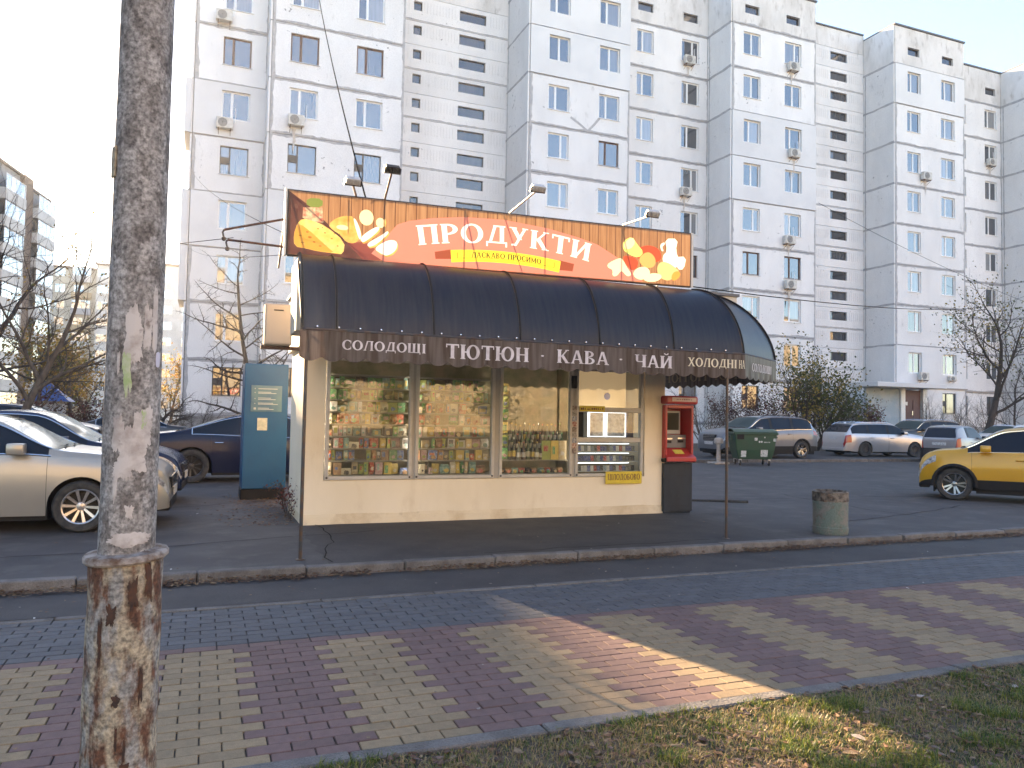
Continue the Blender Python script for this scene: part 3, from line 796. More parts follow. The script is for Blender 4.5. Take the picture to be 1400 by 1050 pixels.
GL = {
 'П': (.84, stem(.17)+stem(.67)+[R4(.1,.74,.91,1)]),
 'Р': (.72, stem(.17)+arcstrip(.30,.72,.38,.28,.19,.09,-90,90)+[R4(.17,.31,.93,1), R4(.17,.31,.44,.51)]),
 'О': (.92, arcstrip(.46,.5,.44,.52,.20,.09,0,360,24)),
 'Д': (.92, diag(.20,.06,.42,1,.060)+[R4(.60,.77,.06,1), R4(.34,.82,.92,1), R4(.04,.90,.05,.13), R4(.04,.11,-.14,.06), R4(.83,.90,-.14,.06)]),
 'У': (.82, diag(.46,.36,.17,1,.09)+diag(.26,0,.66,1,.058)+[ser(.17,.945), ser(.66,.945,.12), [(.10,0),(.32,0),(.34,.12),(.12,.10)]]),
 'К': (.84, stem(.17)+diag(.30,.48,.66,1,.05)+[[(.26,.52),(.42,.62),(.78,0),(.58,0)], ser(.68,0), ser(.66,.945,.12), R4(.2,.36,.47,.55)]),
 'Т': (.82, stem(.41, top=False)+[R4(.03,.79,.91,1), R4(.03,.09,.76,.95), R4(.73,.79,.76,.95)]),
 'И': (.88, stem(.17)+stem(.71)+diag(.22,.04,.66,.96,.060)),
 'Ю': (1.22, stem(.17)+[R4(.2,.46,.45,.54)]+arcstrip(.78,.5,.40,.52,.19,.09,0,360,24)),
 'Н': (.86, stem(.17)+stem(.69)+[R4(.2,.66,.46,.54)]),
 'В': (.74, stem(.17)+arcstrip(.32,.25,.37,.25,.18,.08,-90,90)+arcstrip(.30,.76,.32,.24,.17,.08,-90,90)+[R4(.17,.33,.94,1),R4(.17,.33,0,.06),R4(.17,.33,.48,.54)]),
 'А': (.86, diag(.14,0,.40,1,.056)+diag(.72,0,.44,1,.085)+[R4(.22,.62,.28,.35), ser(.14,0,.12), ser(.72,0)]),
 'Ч': (.82, stem(.66)+[R4(.09,.25,.58,1), ser(.17,.945), R4(.24,.6,.40,.48)]+arcstrip(.27,.58,.18,.18,.15,.09,180,270,6)),
 'Х': (.84, diag(.70,0,.16,1,.09)+diag(.14,0,.68,1,.058)+[ser(.14,0,.12),ser(.70,0),ser(.16,.945),ser(.68,.945,.12)]),
 'Л': (.86, diag(.12,0,.34,1,.060)+[R4(.60,.77,0,1), R4(.26,.82,.92,1), ser(.69,0), ser(.12,0,.12)]),
 'І': (.36, stem(.18)),
 'С': (.80, arcstrip(.46,.5,.44,.52,.20,.09,48,312,20)+[R4(.70,.76,.66,.94), R4(.70,.76,.06,.32)]),
 'Щ': (1.24, stem(.17, bot=False)+stem(.58, bot=False)+stem(.99, bot=False)+[R4(.1,1.14,0,.08), R4(1.08,1.15,-.16,.05)]),
 'М': (1.04, stem(.16,.060)+stem(.86)+diag(.48,.1,.16,1,.085)+diag(.48,.1,.86,1,.060)),
 'Ц': (.88, stem(.17,bot=False)+stem(.67,bot=False)+[R4(.1,.80,0,.08), R4(.75,.82,-.16,.05)]),
 'Б': (.74, stem(.17)+arcstrip(.30,.28,.38,.28,.19,.09,-90,90)+[R4(.17,.31,.49,.56),R4(.17,.31,0,.07),R4(.17,.62,.92,1),R4(.57,.62,.78,.95)]),
 ' ': (.42, []), '·': (.6, arcstrip(.3,.5,.11,.11,.11,.11,0,360,12)),
}
GL['Й'] = (.88, GL['И'][1]+arcstrip(.44,1.22,.16,.14,.08,.07,180,360,8))
def text_polys(s, width, height, gap=.04):
    x = 0; out = []
    for ch in s:
        w_, ps = GL[ch]
        for p in ps: out.append([(a+x, c) for a, c in p])
        x += w_+gap
    x -= gap
    k = width/x
    return [[(a*k, c*height) for a, c in p] for p in out]
def planar(layers):
    """layers: [(key, [polygon,...])] bottom to top -> {key: (verts, faces)} cut so that nothing overlaps"""
    vs = []; fs = []; keys = []
    for k, polys in layers:
        for p in polys:
            if sum(p[i-1][0]*p[i][1]-p[i][0]*p[i-1][1] for i in range(len(p))) < 0: p = p[::-1]
            o = len(vs); vs += [Vector(q) for q in p]; fs.append(list(range(o, o+len(p)))); keys.append(k)
    V2, E2, F2, ov, oe, of = delaunay_2d_cdt(vs, [], fs, 0, 1e-5)
    res = {}
    for f, src in zip(F2, of):
        if not src: continue
        k = keys[max(src)]
        res.setdefault(k, []).append(f)
    out = {}
    for k, ff in res.items():
        idx = {}; nv = []; nf = []
        for f in ff:
            t = []
            for i in f:
                if i not in idx: idx[i] = len(nv); nv.append(tuple(V2[i]))
                t.append(idx[i])
            nf.append(t)
        out[k] = (nv, nf)
    return out
def plate_text(name, s, width, height, M, parent, x, y, z, fn=None):
    """letters as thin separate shapes on the plane y; fn maps (u,v) -> (x,y,z)"""
    r = planar([('t', text_polys(s, width, height))])['t']
    b = MB(); b.add([(fn(u, v) if fn else (x+u, y, z+v)) for u, v in r[0]], r[1])
    return b.build(name, M, parent, recalc=False)

# ================================================================ SHOP KIOSK
STUCCO = mat('cream_stucco', (.84,.73,.56), .9, c2=(.78,.67,.50), scale=1.3, bump=.35, bscale=70, bdist=.006, c3=(.66,.53,.36), stretch=(1,1,.4), scale3=3.0, lo3=.58, hi3=.85)
SKIRT = mat('stained_stucco', (.76,.64,.46), .9, c2=(.50,.36,.20), scale=2.6, lo=.45, hi=.8, bump=.5, bscale=60, bdist=.006, c3=(.34,.25,.16), scale3=4, lo3=.62, hi3=.82)
ALU = mat('aluminium_frame', (.50,.47,.43), .45, c2=(.43,.40,.36), scale=5)
FASCIA = mat('fascia_panel', (.58,.52,.42), .7, c2=(.48,.42,.33), scale=3)
kio = thing('shop_kiosk', 'small cream rendered grocery kiosk with four shop windows under a dark awning', 'kiosk', (4.2, 11, 0))
def KP(o): o.location = Vector(o.location) - Vector((4.2, 11, 0)); return o
X0, X1, KY, KB = 1.30, 7.16, 11.0, 12.75
def stucco_wall(x0, x1, z0, z1, y0, y1, nm='wall', M=STUCCO, amp=.003):
    b = MB(); b.box(x0, x1, y0, y1, z0, z1); return KP(b.build(nm, M, kio, bevel=.008))
# front wall as one slab with the window opening left free
b = MB()
b.box(X0, 1.585, KY, KY+.16, .13, 2.5); b.box(6.775, X1, KY, KY+.16, .13, 2.5); b.box(1.585, 6.775, KY+.001, KY+.16, .13, .612); b.box(1.585, 6.775, KY+.001, KY+.16, 2.36, 2.5)
b.box(X0, X0+.15, KY+.16, KB, .13, 2.5); b.box(X1-.15, X1, KY+.16, KB, .13, 2.5); b.box(X0+.15, X1-.15, KB-.15, KB, .13, 2.5)
KP(b.build('wall', STUCCO, kio))
b = MB(); n = 60
vs = []
for i in range(n+1):
    x = lerp(X0-.002, X1+.002, i/n); vs += [(x, KY-.012-.01*vn(x*2, 1), 0), (x, KY-.006, .10+.02*vn(x*1.7, 4)), (x, KY+.002, .15+.02*vn(x*1.7, 4))]
b.add(vs, [(3*i+j, 3*i+3+j, 3*i+4+j, 3*i+1+j) for i in range(n) for j in range(2)])
b.box(X0, X0+.01, KY, KB, 0, .13); b.box(X1-.01, X1, KY, KB, 0, .13)
KP(b.build('plinth', SKIRT, kio, recalc=False))
b = MB(); b.box(1.24, 7.18, 9.16, 12.85, 2.5, 3.36); b.box(.96, 1.24, 9.16, 9.8, 2.5, 3.358); KP(b.build('roof', FASCIA, kio, bevel=.01))
b = MB(); b.box(1.2, 7.21, 9.14, 12.9, 3.36, 3.40); KP(b.build('roof_sheet', ROOFM, kio))
b = MB(); b.box(1.47, 7.0, 11.17, 12.58, .02, .55); KP(b.build('floor', mat('kiosk_floor', (.12,.10,.08), .8), kio))
BACKB = mat('display_back', (.30,.24,.15), .8, c2=(.16,.16,.08), scale=3)
b = MB(); b.box(1.5, 5.45, 11.62, 11.66, .55, 2.45); b.box(5.46, 5.5, 11.2, 11.66, .55, 2.45); b.box(5.5, 6.95, 12.5, 12.54, .55, 2.45); KP(b.build('display_back', BACKB, kio))
SHOPGLASS = clear_glass('shop_glass', .018)
def shop_frame(x0, x1, z0, z1, rails=()):
    f = .05; b = MB()
    b.box(x0-f, x1+f, KY-.03, KY+.05, z0-f, z0); b.box(x0-f, x1+f, KY-.03, KY+.05, z1, z1+f); b.box(x0-f, x0, KY-.031, KY+.051, z0, z1); b.box(x1, x1+f, KY-.031, KY+.051, z0, z1)
    for (a, c) in rails: b.box(x0, x1, KY-.028, KY+.048, a, c)
    return b
BAYS = [(1.645, 2.79, .67, 2.31), (2.935, 4.07, .67, 2.31), (4.25, 5.39, .67, 2.31), (5.54, 6.68, .67, 2.31)]
for i, (x0, x1, z0, z1) in enumerate(BAYS):
    rails = [(1.65, 1.73), (1.17, 1.245)] if i == 3 else []
    fr = KP(shop_frame(x0, x1, z0, z1, rails).build('shop_window', ALU, kio, bevel=.006))
    cuts = [(z0, z1)] if i < 3 else [(z0, 1.17), (1.245, 1.65), (1.73, z1)]
    for (a, c) in cuts:
        xs0 = x0 if not (i == 3 and abs(a-1.245) < .01) else x0+.22
        b = MB(); b.box(xs0, x1, -.003, .003, a, c); inst('pane', b.mesh('pane', SHOPGLASS, recalc=False), fr, (0, KY+.012, 0), (rng.uniform(-.004,.004)*.5, 0, 0))
    b = MB()
    for (sx, sz) in ((x0-.02, z0-.02), (x1+.02, z0-.02)): b.lathe([(.0, KY-.042), (.013, KY-.042), (.016, KY-.03)], 10, (sx, 0, sz), 'y')
    b.build('bolt', DARK_FRAME, fr)
b = MB()
MUL = mat('mullion_grey', (.36,.34,.31), .6)
for x, q in ((2.8625, .022), (4.16, .039), (5.465, .024)):
    b = MB(); b.box(x-q, x+q, KY-.012, KY+.1, .62, 2.36); KP(b.build('mullion', MUL, kio))
b = MB(); b.box(4.2, 5.44, KY-.04, KY+.02, 2.31, 2.36); KP(b.build('window_head', ALU, kio))
b = MB(); b.box(5.40, 5.49, KY-.06, KY-.031, 2.02, 2.22); KP(b.build('lock_box', BLACKP, kio, bevel=.006))
# stickers down the mullion and other flat print
CARD = [mat('card_print', c, .5, c2=d, scale=45) for c, d in (((.10,.06,.05),(.3,.25,.22)), ((.25,.06,.05),(.6,.5,.4)), ((.12,.14,.22),(.5,.5,.5)), ((.35,.33,.3),(.1,.08,.08)))]
for k in range(9):
    b = MB(); b.box(5.425, 5.505, KY-.036, KY-.033, .99+k*.085, .99+k*.085+.078); KP(b.build('price_card', CARD[k % 4], kio, recalc=False))
YEL = mat('yellow_plate', (.66,.50,.03), .5, c2=(.58,.42,.03), scale=9); MAROON = mat('maroon_print', (.11,.02,.015), .5)
b = MB(); b.box(6.03, 6.70, KY-.048, KY-.034, .50, .70); py = KP(b.build('hours_plate', YEL, kio, bevel=.003))
b = MB(); b.box(6.05, 6.68, KY-.0505, KY-.049, .535, .545); plate_text('hours_lettering', 'ЦІЛОДОБОВО', .60, .095, MAROON, py, 6.065, KY-.05, .565)
b = MB(); b.box(5.55, 6.0, KY-.044, KY-.033, 1.66, 1.75); p2 = KP(b.build('price_strip', YEL, kio))
b = MB()
for k in range(11): b.box(5.57+k*.038, 5.57+k*.038+rng.uniform(.012, .03), KY-.0465, KY-.0445, 1.685, 1.685+rng.uniform(.018, .04))
b.build('price_print', MAROON, p2, recalc=False)
# shelves
SHELF = mat('shelf_board', (.30,.27,.22), .6)
ZS = [.68, .885, 1.06, 1.235, 1.41, 1.585, 1.76, 1.935, 2.12]
for z in ZS[1:]:
    for (a, c) in ((1.5, 2.86), (2.87, 4.155)) + (((4.17, 5.45),) if z < .9 else ()):
        b = MB(); b.box(a, c, 11.10, 11.6, z-.018, z); KP(b.build('shelf', SHELF, kio))
b = MB(); b.box(1.5, 5.45, 11.09, 11.6, .55, .675); KP(b.build('shelf', SHELF, kio))
# unseen tubes added as fill and the lit display boxes of the serving window
def emis(n, c, s): return mat(n, c, .5, emit=c, estr=s)
FILL_TUBE = emis('warm_fill_tube', (1.0, .93, .82), 3.0); LEDC = emis('cold_tube', (.80, .90, 1.0), .55)
for (a, c) in ((1.6, 2.8), (2.9, 4.1), (4.2, 5.4)):
    for xx in (a+.01, c+.04): b = MB(); b.path([(xx, 11.09, .72), (xx, 11.09, 2.28)], .009, 6); KP(b.build('lamp_or_fill_tube', FILL_TUBE, kio))
POST1 = mat('poster_print', (.42,.38,.35), .4, c2=(.16,.09,.06), scale=7, emit=(.9,.92,.95), estr=.02); POST2 = mat('poster_print', (.34,.36,.40), .4, c2=(.03,.03,.035), scale=5, emit=(.85,.92,1), estr=.02)
LB = emis('lightbox_rim', (.88, .95, 1.0), .42)
for (a, c, P) in ((5.84, 6.12, POST1), (6.16, 6.53, POST2)):
    b = MB(); b.box(a, c, 11.20, 11.26, 1.25, 1.66); lb = KP(b.build('light_box', LB, kio))
    b = MB(); b.box(a+.02, c-.02, 11.19, 11.199, 1.262, 1.645); b.build('poster', P, lb, recalc=False)
b = MB(); b.box(5.54, 5.755, 11.22, 11.26, 1.245, 1.66); KP(b.build('shade_panel', mat('painted_shade', (.006,.006,.007), .9), kio))  # black panel painted in for the shade inside the serving hatch
b = MB(); b.box(6.55, 6.68, 11.2, 11.24, 1.24, 1.66); KP(b.build('side_panel', mat('blue_panel', (.02,.035,.10), .4), kio))
b = MB(); b.box(5.75, 5.82, 11.2, 11.24, 1.24, 1.66); KP(b.build('side_panel', mat('grey_panel', (.16,.2,.24), .4), kio))
b = MB(); b.box(5.53, 6.70, 11.5, 11.52, 1.73, 2.4); KP(b.build('tan_glow_board', mat('tan_glow_board', (.50,.36,.20), .7, emit=(.9,.62,.35), estr=.05), kio))  # a warm glow is put into the board's own material; it is no lamp
b = MB(); b.box(5.56, 5.76, 11.48, 11.499, 1.76, 2.1); KP(b.build('poster', POST1, kio))
b = MB(); b.lathe([(0, 11.485), (.055, 11.485), (.06, 11.5)], 20, (6.34, 0, 1.93), 'y'); KP(b.build('emblem', mat('blue_print', (.10,.14,.40), .5), kio))
for z in (.70, .86, 1.02):
    b = MB(); b.box(5.5, 6.72, 11.10, 11.36, z-.012, z); KP(b.build('shelf', mat('white_shelf', (.6,.62,.65), .5), kio))
    b = MB(); b.box(5.54, 6.68, 11.34, 11.36, z+.108, z+.12); KP(b.build('lamp_or_fill_tube', LEDC, kio))

# goods, each a thing of its own
def goods_mat(n, c, d, s=34): return mat(n, tuple(min(.8, v*1.15) for v in c), .45, c2=tuple(a*.8+q*.4 for a, q in zip(c, d)), scale=s, lo=.45, hi=.6, rnd=.25)
PAL = [((.45,.08,.05),(.7,.6,.4)), ((.08,.25,.10),(.55,.55,.25)), ((.60,.45,.12),(.3,.1,.05)), ((.62,.55,.42),(.3,.2,.12)), ((.10,.15,.35),(.6,.6,.6)), ((.30,.16,.08),(.6,.45,.25)),
       ((.65,.62,.58),(.4,.15,.15)), ((.20,.32,.28),(.6,.62,.5)), ((.50,.30,.30),(.7,.65,.55)), ((.40,.42,.12),(.15,.2,.06)), ((.06,.05,.05),(.4,.3,.15)), ((.55,.40,.22),(.7,.65,.5))]
PM = [goods_mat('packet_print', a, d) for a, d in PAL]
pmesh = {}
def packet(w_, h, d, mi, kind):
    k = (round(w_, 2), round(h, 2), mi, kind)
    k = k+(g.randrange(3),)
    if k in pmesh: return pmesh[k]
    b = MB()
    if kind == 0: b.box(-w_/2, w_/2, -d/2, d/2, 0, h)
    else:   # pillow bag with crimped ends
        vs = []
        for (t, dd, ww) in ((0, .1, 1), (.06, .15, 1), (.3, 1, .94), (.7, 1, .94), (.94, .15, 1), (1, .1, 1)):
            for (sx, sy) in ((-1,-1),(0,-1.25),(1,-1),(1,1),(-1,1)): vs.append((sx*w_/2*ww*(1 if sx else 0), sy*d/2*dd, t*h))
        fs = [(i*5+j, i*5+(j+1) % 5, i*5+5+(j+1) % 5, i*5+5+j) for i in range(5) for j in range(5)] + [(4,3,2,1,0), (25,26,27,28,29)]
        b.add(vs, fs)
    yf = -d/2-.0015 if kind == 0 else -d*.64
    u0, u1 = g.uniform(.05, .25), g.uniform(.5, .92); v0, v1 = g.uniform(.1, .5), g.uniform(.62, .9)
    if k[-1] < 2: b.quad((lerp(-w_/2, w_/2, u0), yf, v0*h), (lerp(-w_/2, w_/2, u1), yf, v0*h), (lerp(-w_/2, w_/2, u1), yf, v1*h), (lerp(-w_/2, w_/2, u0), yf, v1*h), 1)
    if k[-1] > 0: b.add([(w_*(g.uniform(-.1,.1))+w_*.28*math.cos(q*.785), yf-.0012, h*.33+w_*.24*math.sin(q*.785)) for q in range(8)], [tuple(range(8))], 2)
    pmesh[k] = b.mesh('packet', [PM[mi], PM[(mi*5+3+k[-1]) % 12], PM[(mi*7+1) % 12]], bevel=0); return pmesh[k]
g = random.Random(21)
for bay, (x0, x1), lab, grp in ((0, (1.66, 2.79), 'small bright packet on the crowded shelves behind the first shop window', 'goods in the first shop window'),
                               (1, (2.95, 4.07), 'small bright packet on the crowded shelves behind the second shop window', 'goods in the second shop window')):
    for si, z in enumerate(ZS[:-1]):
        x = x0; hmax = ZS[si+1]-z-.03
        while x < x1-.05:
            w_ = g.choice((.045, .06, .07, .09, .11, .14)); h = min(hmax, g.choice((.09, .12, .15, .2)))
            d = .04 if g.random() < .5 else .07; h = max(h, min(hmax, g.choice((.08, .14, .2))))
            if g.random() < .97:
                o = inst('packet', packet(w_, h, d, g.choice((1, 1, 9, 7, 10)) if si >= 6 else g.randrange(len(PM)), g.randrange(2)), None, (x+w_/2, 11.13+g.uniform(0, .09), z+.001), (0, g.uniform(-.05, .05), g.uniform(-.4, .4)))
                tag(o, 'small bright packet on the %s shelf behind the %s shop window' % (('floor level', 'second lowest', 'third lowest', 'fourth lowest', 'fourth highest', 'third highest', 'second highest', 'topmost')[si], ('first', 'second')[bay]), 'packet', grp)
            x += w_+g.uniform(.004, .02)
for k in range(14):
    x = 4.28+k*.08
    if x > 4.95: break
def bottle_mesh(M, cap, h=.27, r=.034):
    b = MB(); b.lathe([(0,0),(r,0),(r,.01),(r,h*.55),(r*.45,h*.75),(r*.38,h*.95)], 12); b.lathe([(r*.42,h*.94),(r*.42,h*1.03),(0,h*1.03)], 10, m=1); b.lathe([(r*1.02,h*.15),(r*1.02,h*.42)], 12, m=2)
    return b.mesh('bottle', [M, cap, g.choice((PM[6], PM[3], PM[2]))], smooth=True)
BG = [mat('bottle_glass', c, .1) for c in ((.03,.06,.02), (.06,.025,.01), (.10,.07,.03), (.02,.02,.02), (.2,.2,.16))]
bms = [bottle_mesh(M, rng.choice((CHROME, PM[0], PM[2], PM[1])), h, r) for M, h, r in zip(BG, (.30, .27, .24, .31, .28), (.034, .036, .04, .033, .036))]
for row, (yy, zz) in enumerate(((11.16, .886), (11.30, 1.02), (11.44, 1.15))):
    if row:
        b = MB(); b.box(4.4, 5.44, yy-.06, yy+.06, zz-.014, zz-.001); KP(b.build('shelf', SHELF, kio))
    for k in range(13):
        o = inst('bottle', g.choice(bms), None, (4.44+k*.078+row*.03, yy+g.uniform(-.01, .01), zz), (0, 0, g.uniform(0, 6)), (1, 1, g.uniform(.92, 1.08)))
        if 4.44+k*.078 > 5.1 and row == 0: COL.objects.unlink(o); continue
        tag(o, 'dark glass bottle in the %s row behind the third shop window' % ('front', 'middle', 'back')[row], 'bottle', 'bottles in the third shop window')
for k in range(6):
    o = inst('packet', packet(.12, .17, .07, (1, 9, 2)[k % 3], 1), None, (4.34, 11.15, .9+k*.2), (0, 0, 0))
    tag(o, 'green and yellow bag hanging in a column at the left of the third shop window', 'packet', 'bags at the left of the third window')
for k, (x, z) in enumerate(((5.05, 1.19), (5.2, 1.19), (5.33, 1.19))):
    o = inst('packet', packet(.14, .30, .04, (9, 2, 11)[k], 0), None, (x, 11.13, z-.3 if k == 9 else .886)); tag(o, ('green and yellow', 'yellow and brown', 'tan')[k]+' box standing right of the bottles behind the third shop window', 'box')
for k in range(10):
    o = inst('packet', packet(.10, .08, .09, (10, 5, 7, 0)[k % 4], 1), None, (4.33+k*.11, 11.2, .676), (0, 0, g.uniform(-.4, .4))); tag(o, 'small dark packet lying under the lowest shelf of the third shop window', 'packet', 'packets on the floor of the third window')
CIG = [goods_mat('pack_print', a, d, 60) for a, d in (((.65,.66,.68),(.2,.22,.3)), ((.06,.09,.30),(.6,.6,.65)), ((.4,.05,.05),(.7,.7,.7)), ((.08,.08,.09),(.5,.5,.5)), ((.2,.25,.3),(.6,.6,.6)))]
cm = []
for M in CIG:
    b = MB(); b.box(-.026, .026, -.011, .011, 0, .085); cm.append(b.mesh('cigarette_pack', M))
for z in (.70, .86, 1.02):
    for k in range(19):
        o = inst('cigarette_pack', g.choice(cm), None, (5.58+k*.0585, 11.13, z+.001), (RAD(-6), 0, 0))
        tag(o, 'cigarette pack on the %s step of the rack under the serving window' % {.70: 'lowest', .86: 'middle', 1.02: 'top'}[z], 'cigarette pack', 'packs in the lit rack')

# meter cabinet and wire brackets on the left side of the kiosk
t = thing('meter_cabinet', 'beige metal meter cabinet hung on the left side of the kiosk above the blue box', 'meter cabinet', (.86, 10.4, 2.42))
b = MB(); b.box(-.17, .17, -.12, .12, 0, .53); b.build('casing', mat('cabinet_beige', (.50,.42,.34), .5, c2=(.42,.35,.28), scale=5), t, bevel=.012)
b = MB(); b.box(-.15, .15, -.128, -.12, .02, .51); d = b.build('door', mat('cabinet_door', (.52,.44,.36), .5), t, bevel=.003)
b = MB(); b.box(-.06, .06, -.136, -.128, .44, .455); b.build('handle', DARK_FRAME, d)
b = MB(); b.box(-.2, .5, .0, .12, -.045, -.005); b.box(.15, .5, .06, .1, .2, .24); b.build('bracket', RUSTY, t)
# wire brackets
for nm, lab, p, q in (('wire_bracket', 'upper rusty wire bracket sticking out left of the shop sign', (.82, 9.2, 3.80), (.15, 9.2, 3.60)), ('wire_bracket', 'lower rusty wire bracket sticking out left of the shop sign', (.82, 9.2, 3.47), (.19, 9.2, 3.49))):
    t = thing(nm, lab, 'bracket', p); pv_ = Vector(p); qv = Vector(q)
    b = MB(); b.tube((0,0,0), qv-pv_, .014, n=6); b.build('arm', RUSTY, t)
    e = qv-pv_; b = MB(); b.path([e, e+Vector((-.015,0,-.03)), e+Vector((0,0,-.1))], .012, 6); b.lathe([(.0,-.13),(.022,-.12),(.025,-.09),(.0,-.07)], 10, tuple(e)); b.build('insulator', mat('insulator', (.05,.03,.025), .3), t)

# ---------------------------------------------------------------- awning
AWN = banner('awning_polycarbonate', (.008,.013,.030), .15, c2=(.018,.023,.036), scale=5, stretch=(5, .5, .5), rough=.34)
VAL = banner('valance_vinyl', (.034,.021,.019), .13, c2=(.095,.080,.080), scale=3.2, stretch=(7, 7, .35), rough=.45)
aw = thing('awning', 'curved dark blue plastic awning with a scalloped brown valance over the shop windows', 'awning', (3.8, 9.1, 2.4))
AO = Vector((3.8, 9.1, 2.4))
def AWP(o): o.location = Vector(o.location)-AO; return o
ZT, ZB_ = 3.38, 2.45
cols = [((.96,9.1),(.95,8.4)), ((1.32,9.1),(1.31,8.4)), ((2.40,9.1),(2.40,8.4)), ((3.46,9.1),(3.46,8.4)), ((4.52,9.1),(4.52,8.4)), ((5.60,9.1),(5.60,8.4)), ((6.34,9.1),(6.70,8.4)), ((6.42,9.16),(7.84,9.12)), ((6.42,13.0),(7.84,13.0))]
def arc(tp, bt, t):
    a = t*RAD(84); k = math.sin(a)/math.sin(RAD(84)); zz = (math.cos(a)-math.cos(RAD(84)))/(1-math.cos(RAD(84)))
    return (lerp(tp[0], bt[0], k), lerp(tp[1], bt[1], k), lerp(ZB_, ZT, zz))
for i in range(len(cols)-1):
    (t0, b0), (t1, b1) = cols[i], cols[i+1]
    nx_ = 10; nt_ = 14; b = MB(); vs = []
    for j in range(nt_+1):
        for k in range(nx_+1):
            f = k/nx_; p = arc((lerp(t0[0], t1[0], f), lerp(t0[1], t1[1], f)), (lerp(b0[0], b1[0], f), lerp(b0[1], b1[1], f)), j/nt_)
            sag = .012*math.sin(math.pi*f)*math.sin(math.pi*j/nt_)
            vs.append((p[0], p[1]+sag+.004*vn(p[0]*4, p[2]*4), p[2]-sag))
    b.add(vs, [(j*(nx_+1)+k, j*(nx_+1)+k+1, (j+1)*(nx_+1)+k+1, (j+1)*(nx_+1)+k) for j in range(nt_) for k in range(nx_)])
    AWP(b.build('cover_panel', AWN, aw, smooth=True, ang=60, recalc=False))
for (tp, bt) in cols:
    b = MB(); b.path([Vector(arc(tp, bt, j/14))+Vector((0, .012, -.006)) for j in range(15)], .021, 6); AWP(b.build('rib', STEEL, aw, smooth=True))
    b = MB(); b.path([Vector(arc(tp, bt, j/14))+Vector((0, -.008, .012)) for j in range(15)], .012, 5); AWP(b.build('seam_strip', BLACKP, aw, smooth=True))
b = MB(); b.path([(bt[0], bt[1], ZB_-.005) for tp, bt in cols], .02, 6)
b.path([Vector(arc(tp, bt, .62))+Vector((0,.03,-.015)) for tp, bt in cols[:7]], .011, 5); b.path([(tp[0], tp[1]+.03, ZT) for tp, bt in cols], .02, 6)
b.tube((.95, 8.4, ZB_), (1.3, 11, ZB_), .016); b.tube((.95, 8.4, ZB_), (.96, 9.12, 3.3), .014); b.tube((7.84, 9.12, ZB_), (7.1, 11, ZB_), .014)
AWP(b.build('rail', STEEL, aw, smooth=True))
b = MB()
for x in [1.1+.23*i for i in range(24)]: b.lathe([(.0,-.012),(.010,-.010),(.013,0)], 6, (x, 8.388, ZB_+.03), 'y')
AWP(b.build('screw', CHROME, aw))
# valance
vp = [Vector((.92, 8.385, 0)), Vector((6.71, 8.385, 0)), Vector((7.86, 9.12, 0)), Vector((7.86, 13.0, 0))]
b = MB(); vs = []; cnt = 0; samples = []
for a, c in zip(vp[:-1], vp[1:]):
    Ls = (c-a).length; n = int(Ls/.022)
    for i in range(n + (1 if c is vp[-1] else 0)): samples.append(a.lerp(c, i/n))
s = 0
for i, p in enumerate(samples):
    if i: s += (p-samples[i-1]).length
    sc_ = abs(math.sin(math.pi*s/.235)); zb = 2.155-.045*sc_+.012*vn(s*1.3, 2)
    wv = .016*vn(s*1.7, 0)+.010*math.sin(2*math.pi*s/.235)
    for j in range(5):
        f = j/4; vs.append((p.x, p.y+wv*f*f, lerp(2.445, zb, f)))
nS = len(samples)
b.add(vs, [(i*5+j, i*5+j+1, i*5+j+6, i*5+j+5) for i in range(nS-1) for j in range(4)])
val = AWP(b.build('valance', VAL, aw, smooth=True, ang=80, recalc=False))
TXT = mat('valance_print', (.60,.57,.60), .6, c2=(.45,.41,.43), scale=9); TXTY = mat('valance_print', (.62,.56,.42), .6); TXTD = mat('faded_print', (.20,.15,.10), .7)
def vt(s_, x, z, wd, h, M, nm='lettering'):
    o = plate_text(nm, s_, wd, h, M, val, x, 8.385, z, fn=lambda u, v: (x+u, 8.385-.006+.6*(.016*vn((x+u-.92)*1.7, 0))*((2.445-z-v)/.3)**2*1-.003, z+v)); return o
vt('СОЛОДОЩІ', 1.365, 2.245, .935, .105, TXT); vt('ТЮТЮН', 2.53, 2.203, 1.03, .165, TXT); vt('·', 3.68, 2.24, .11, .09, TXT)
vt('КАВА', 3.925, 2.212, .71, .16, TXT); vt('·', 4.75, 2.245, .11, .09, TXT); vt('ЧАЙ', 5.0, 2.208, .56, .155, TXT); vt('ХОЛОДНІ', 5.795, 2.25, .775, .112, TXTY); vt('НА', 6.60, 2.25, .10, .112, TXTY)
dc = (vp[2]-vp[1]).normalized(); nc = Vector((dc.y, -dc.x, 0))
plate_text('lettering', 'СОЛОДОЩІ', .85, .11, TXT, val, 0, 0, 0, fn=lambda u, v: tuple(vp[1]+dc*(.25+u)+nc*.012+Vector((0,0,2.235+v))))
plate_text('lettering', 'НАПОЇ'.replace('Ї','І')+' ТЮТЮН', 2.6, .15, TXTD, val, 0, 0, 0, fn=lambda u, v: (7.845, 9.5+u, 2.22+v))
for (x, y, lab) in ((1.0, 8.44, ''), (6.43, 8.40, '')):
    b = MB(); b.tube((x, y, 0), (x, y, 2.45), .019, n=8); b.lathe([(.05, .0), (.05, .008), (.02, .012)], 10, (x, y, 0)); AWP(b.build('post', STEEL, aw, smooth=True))

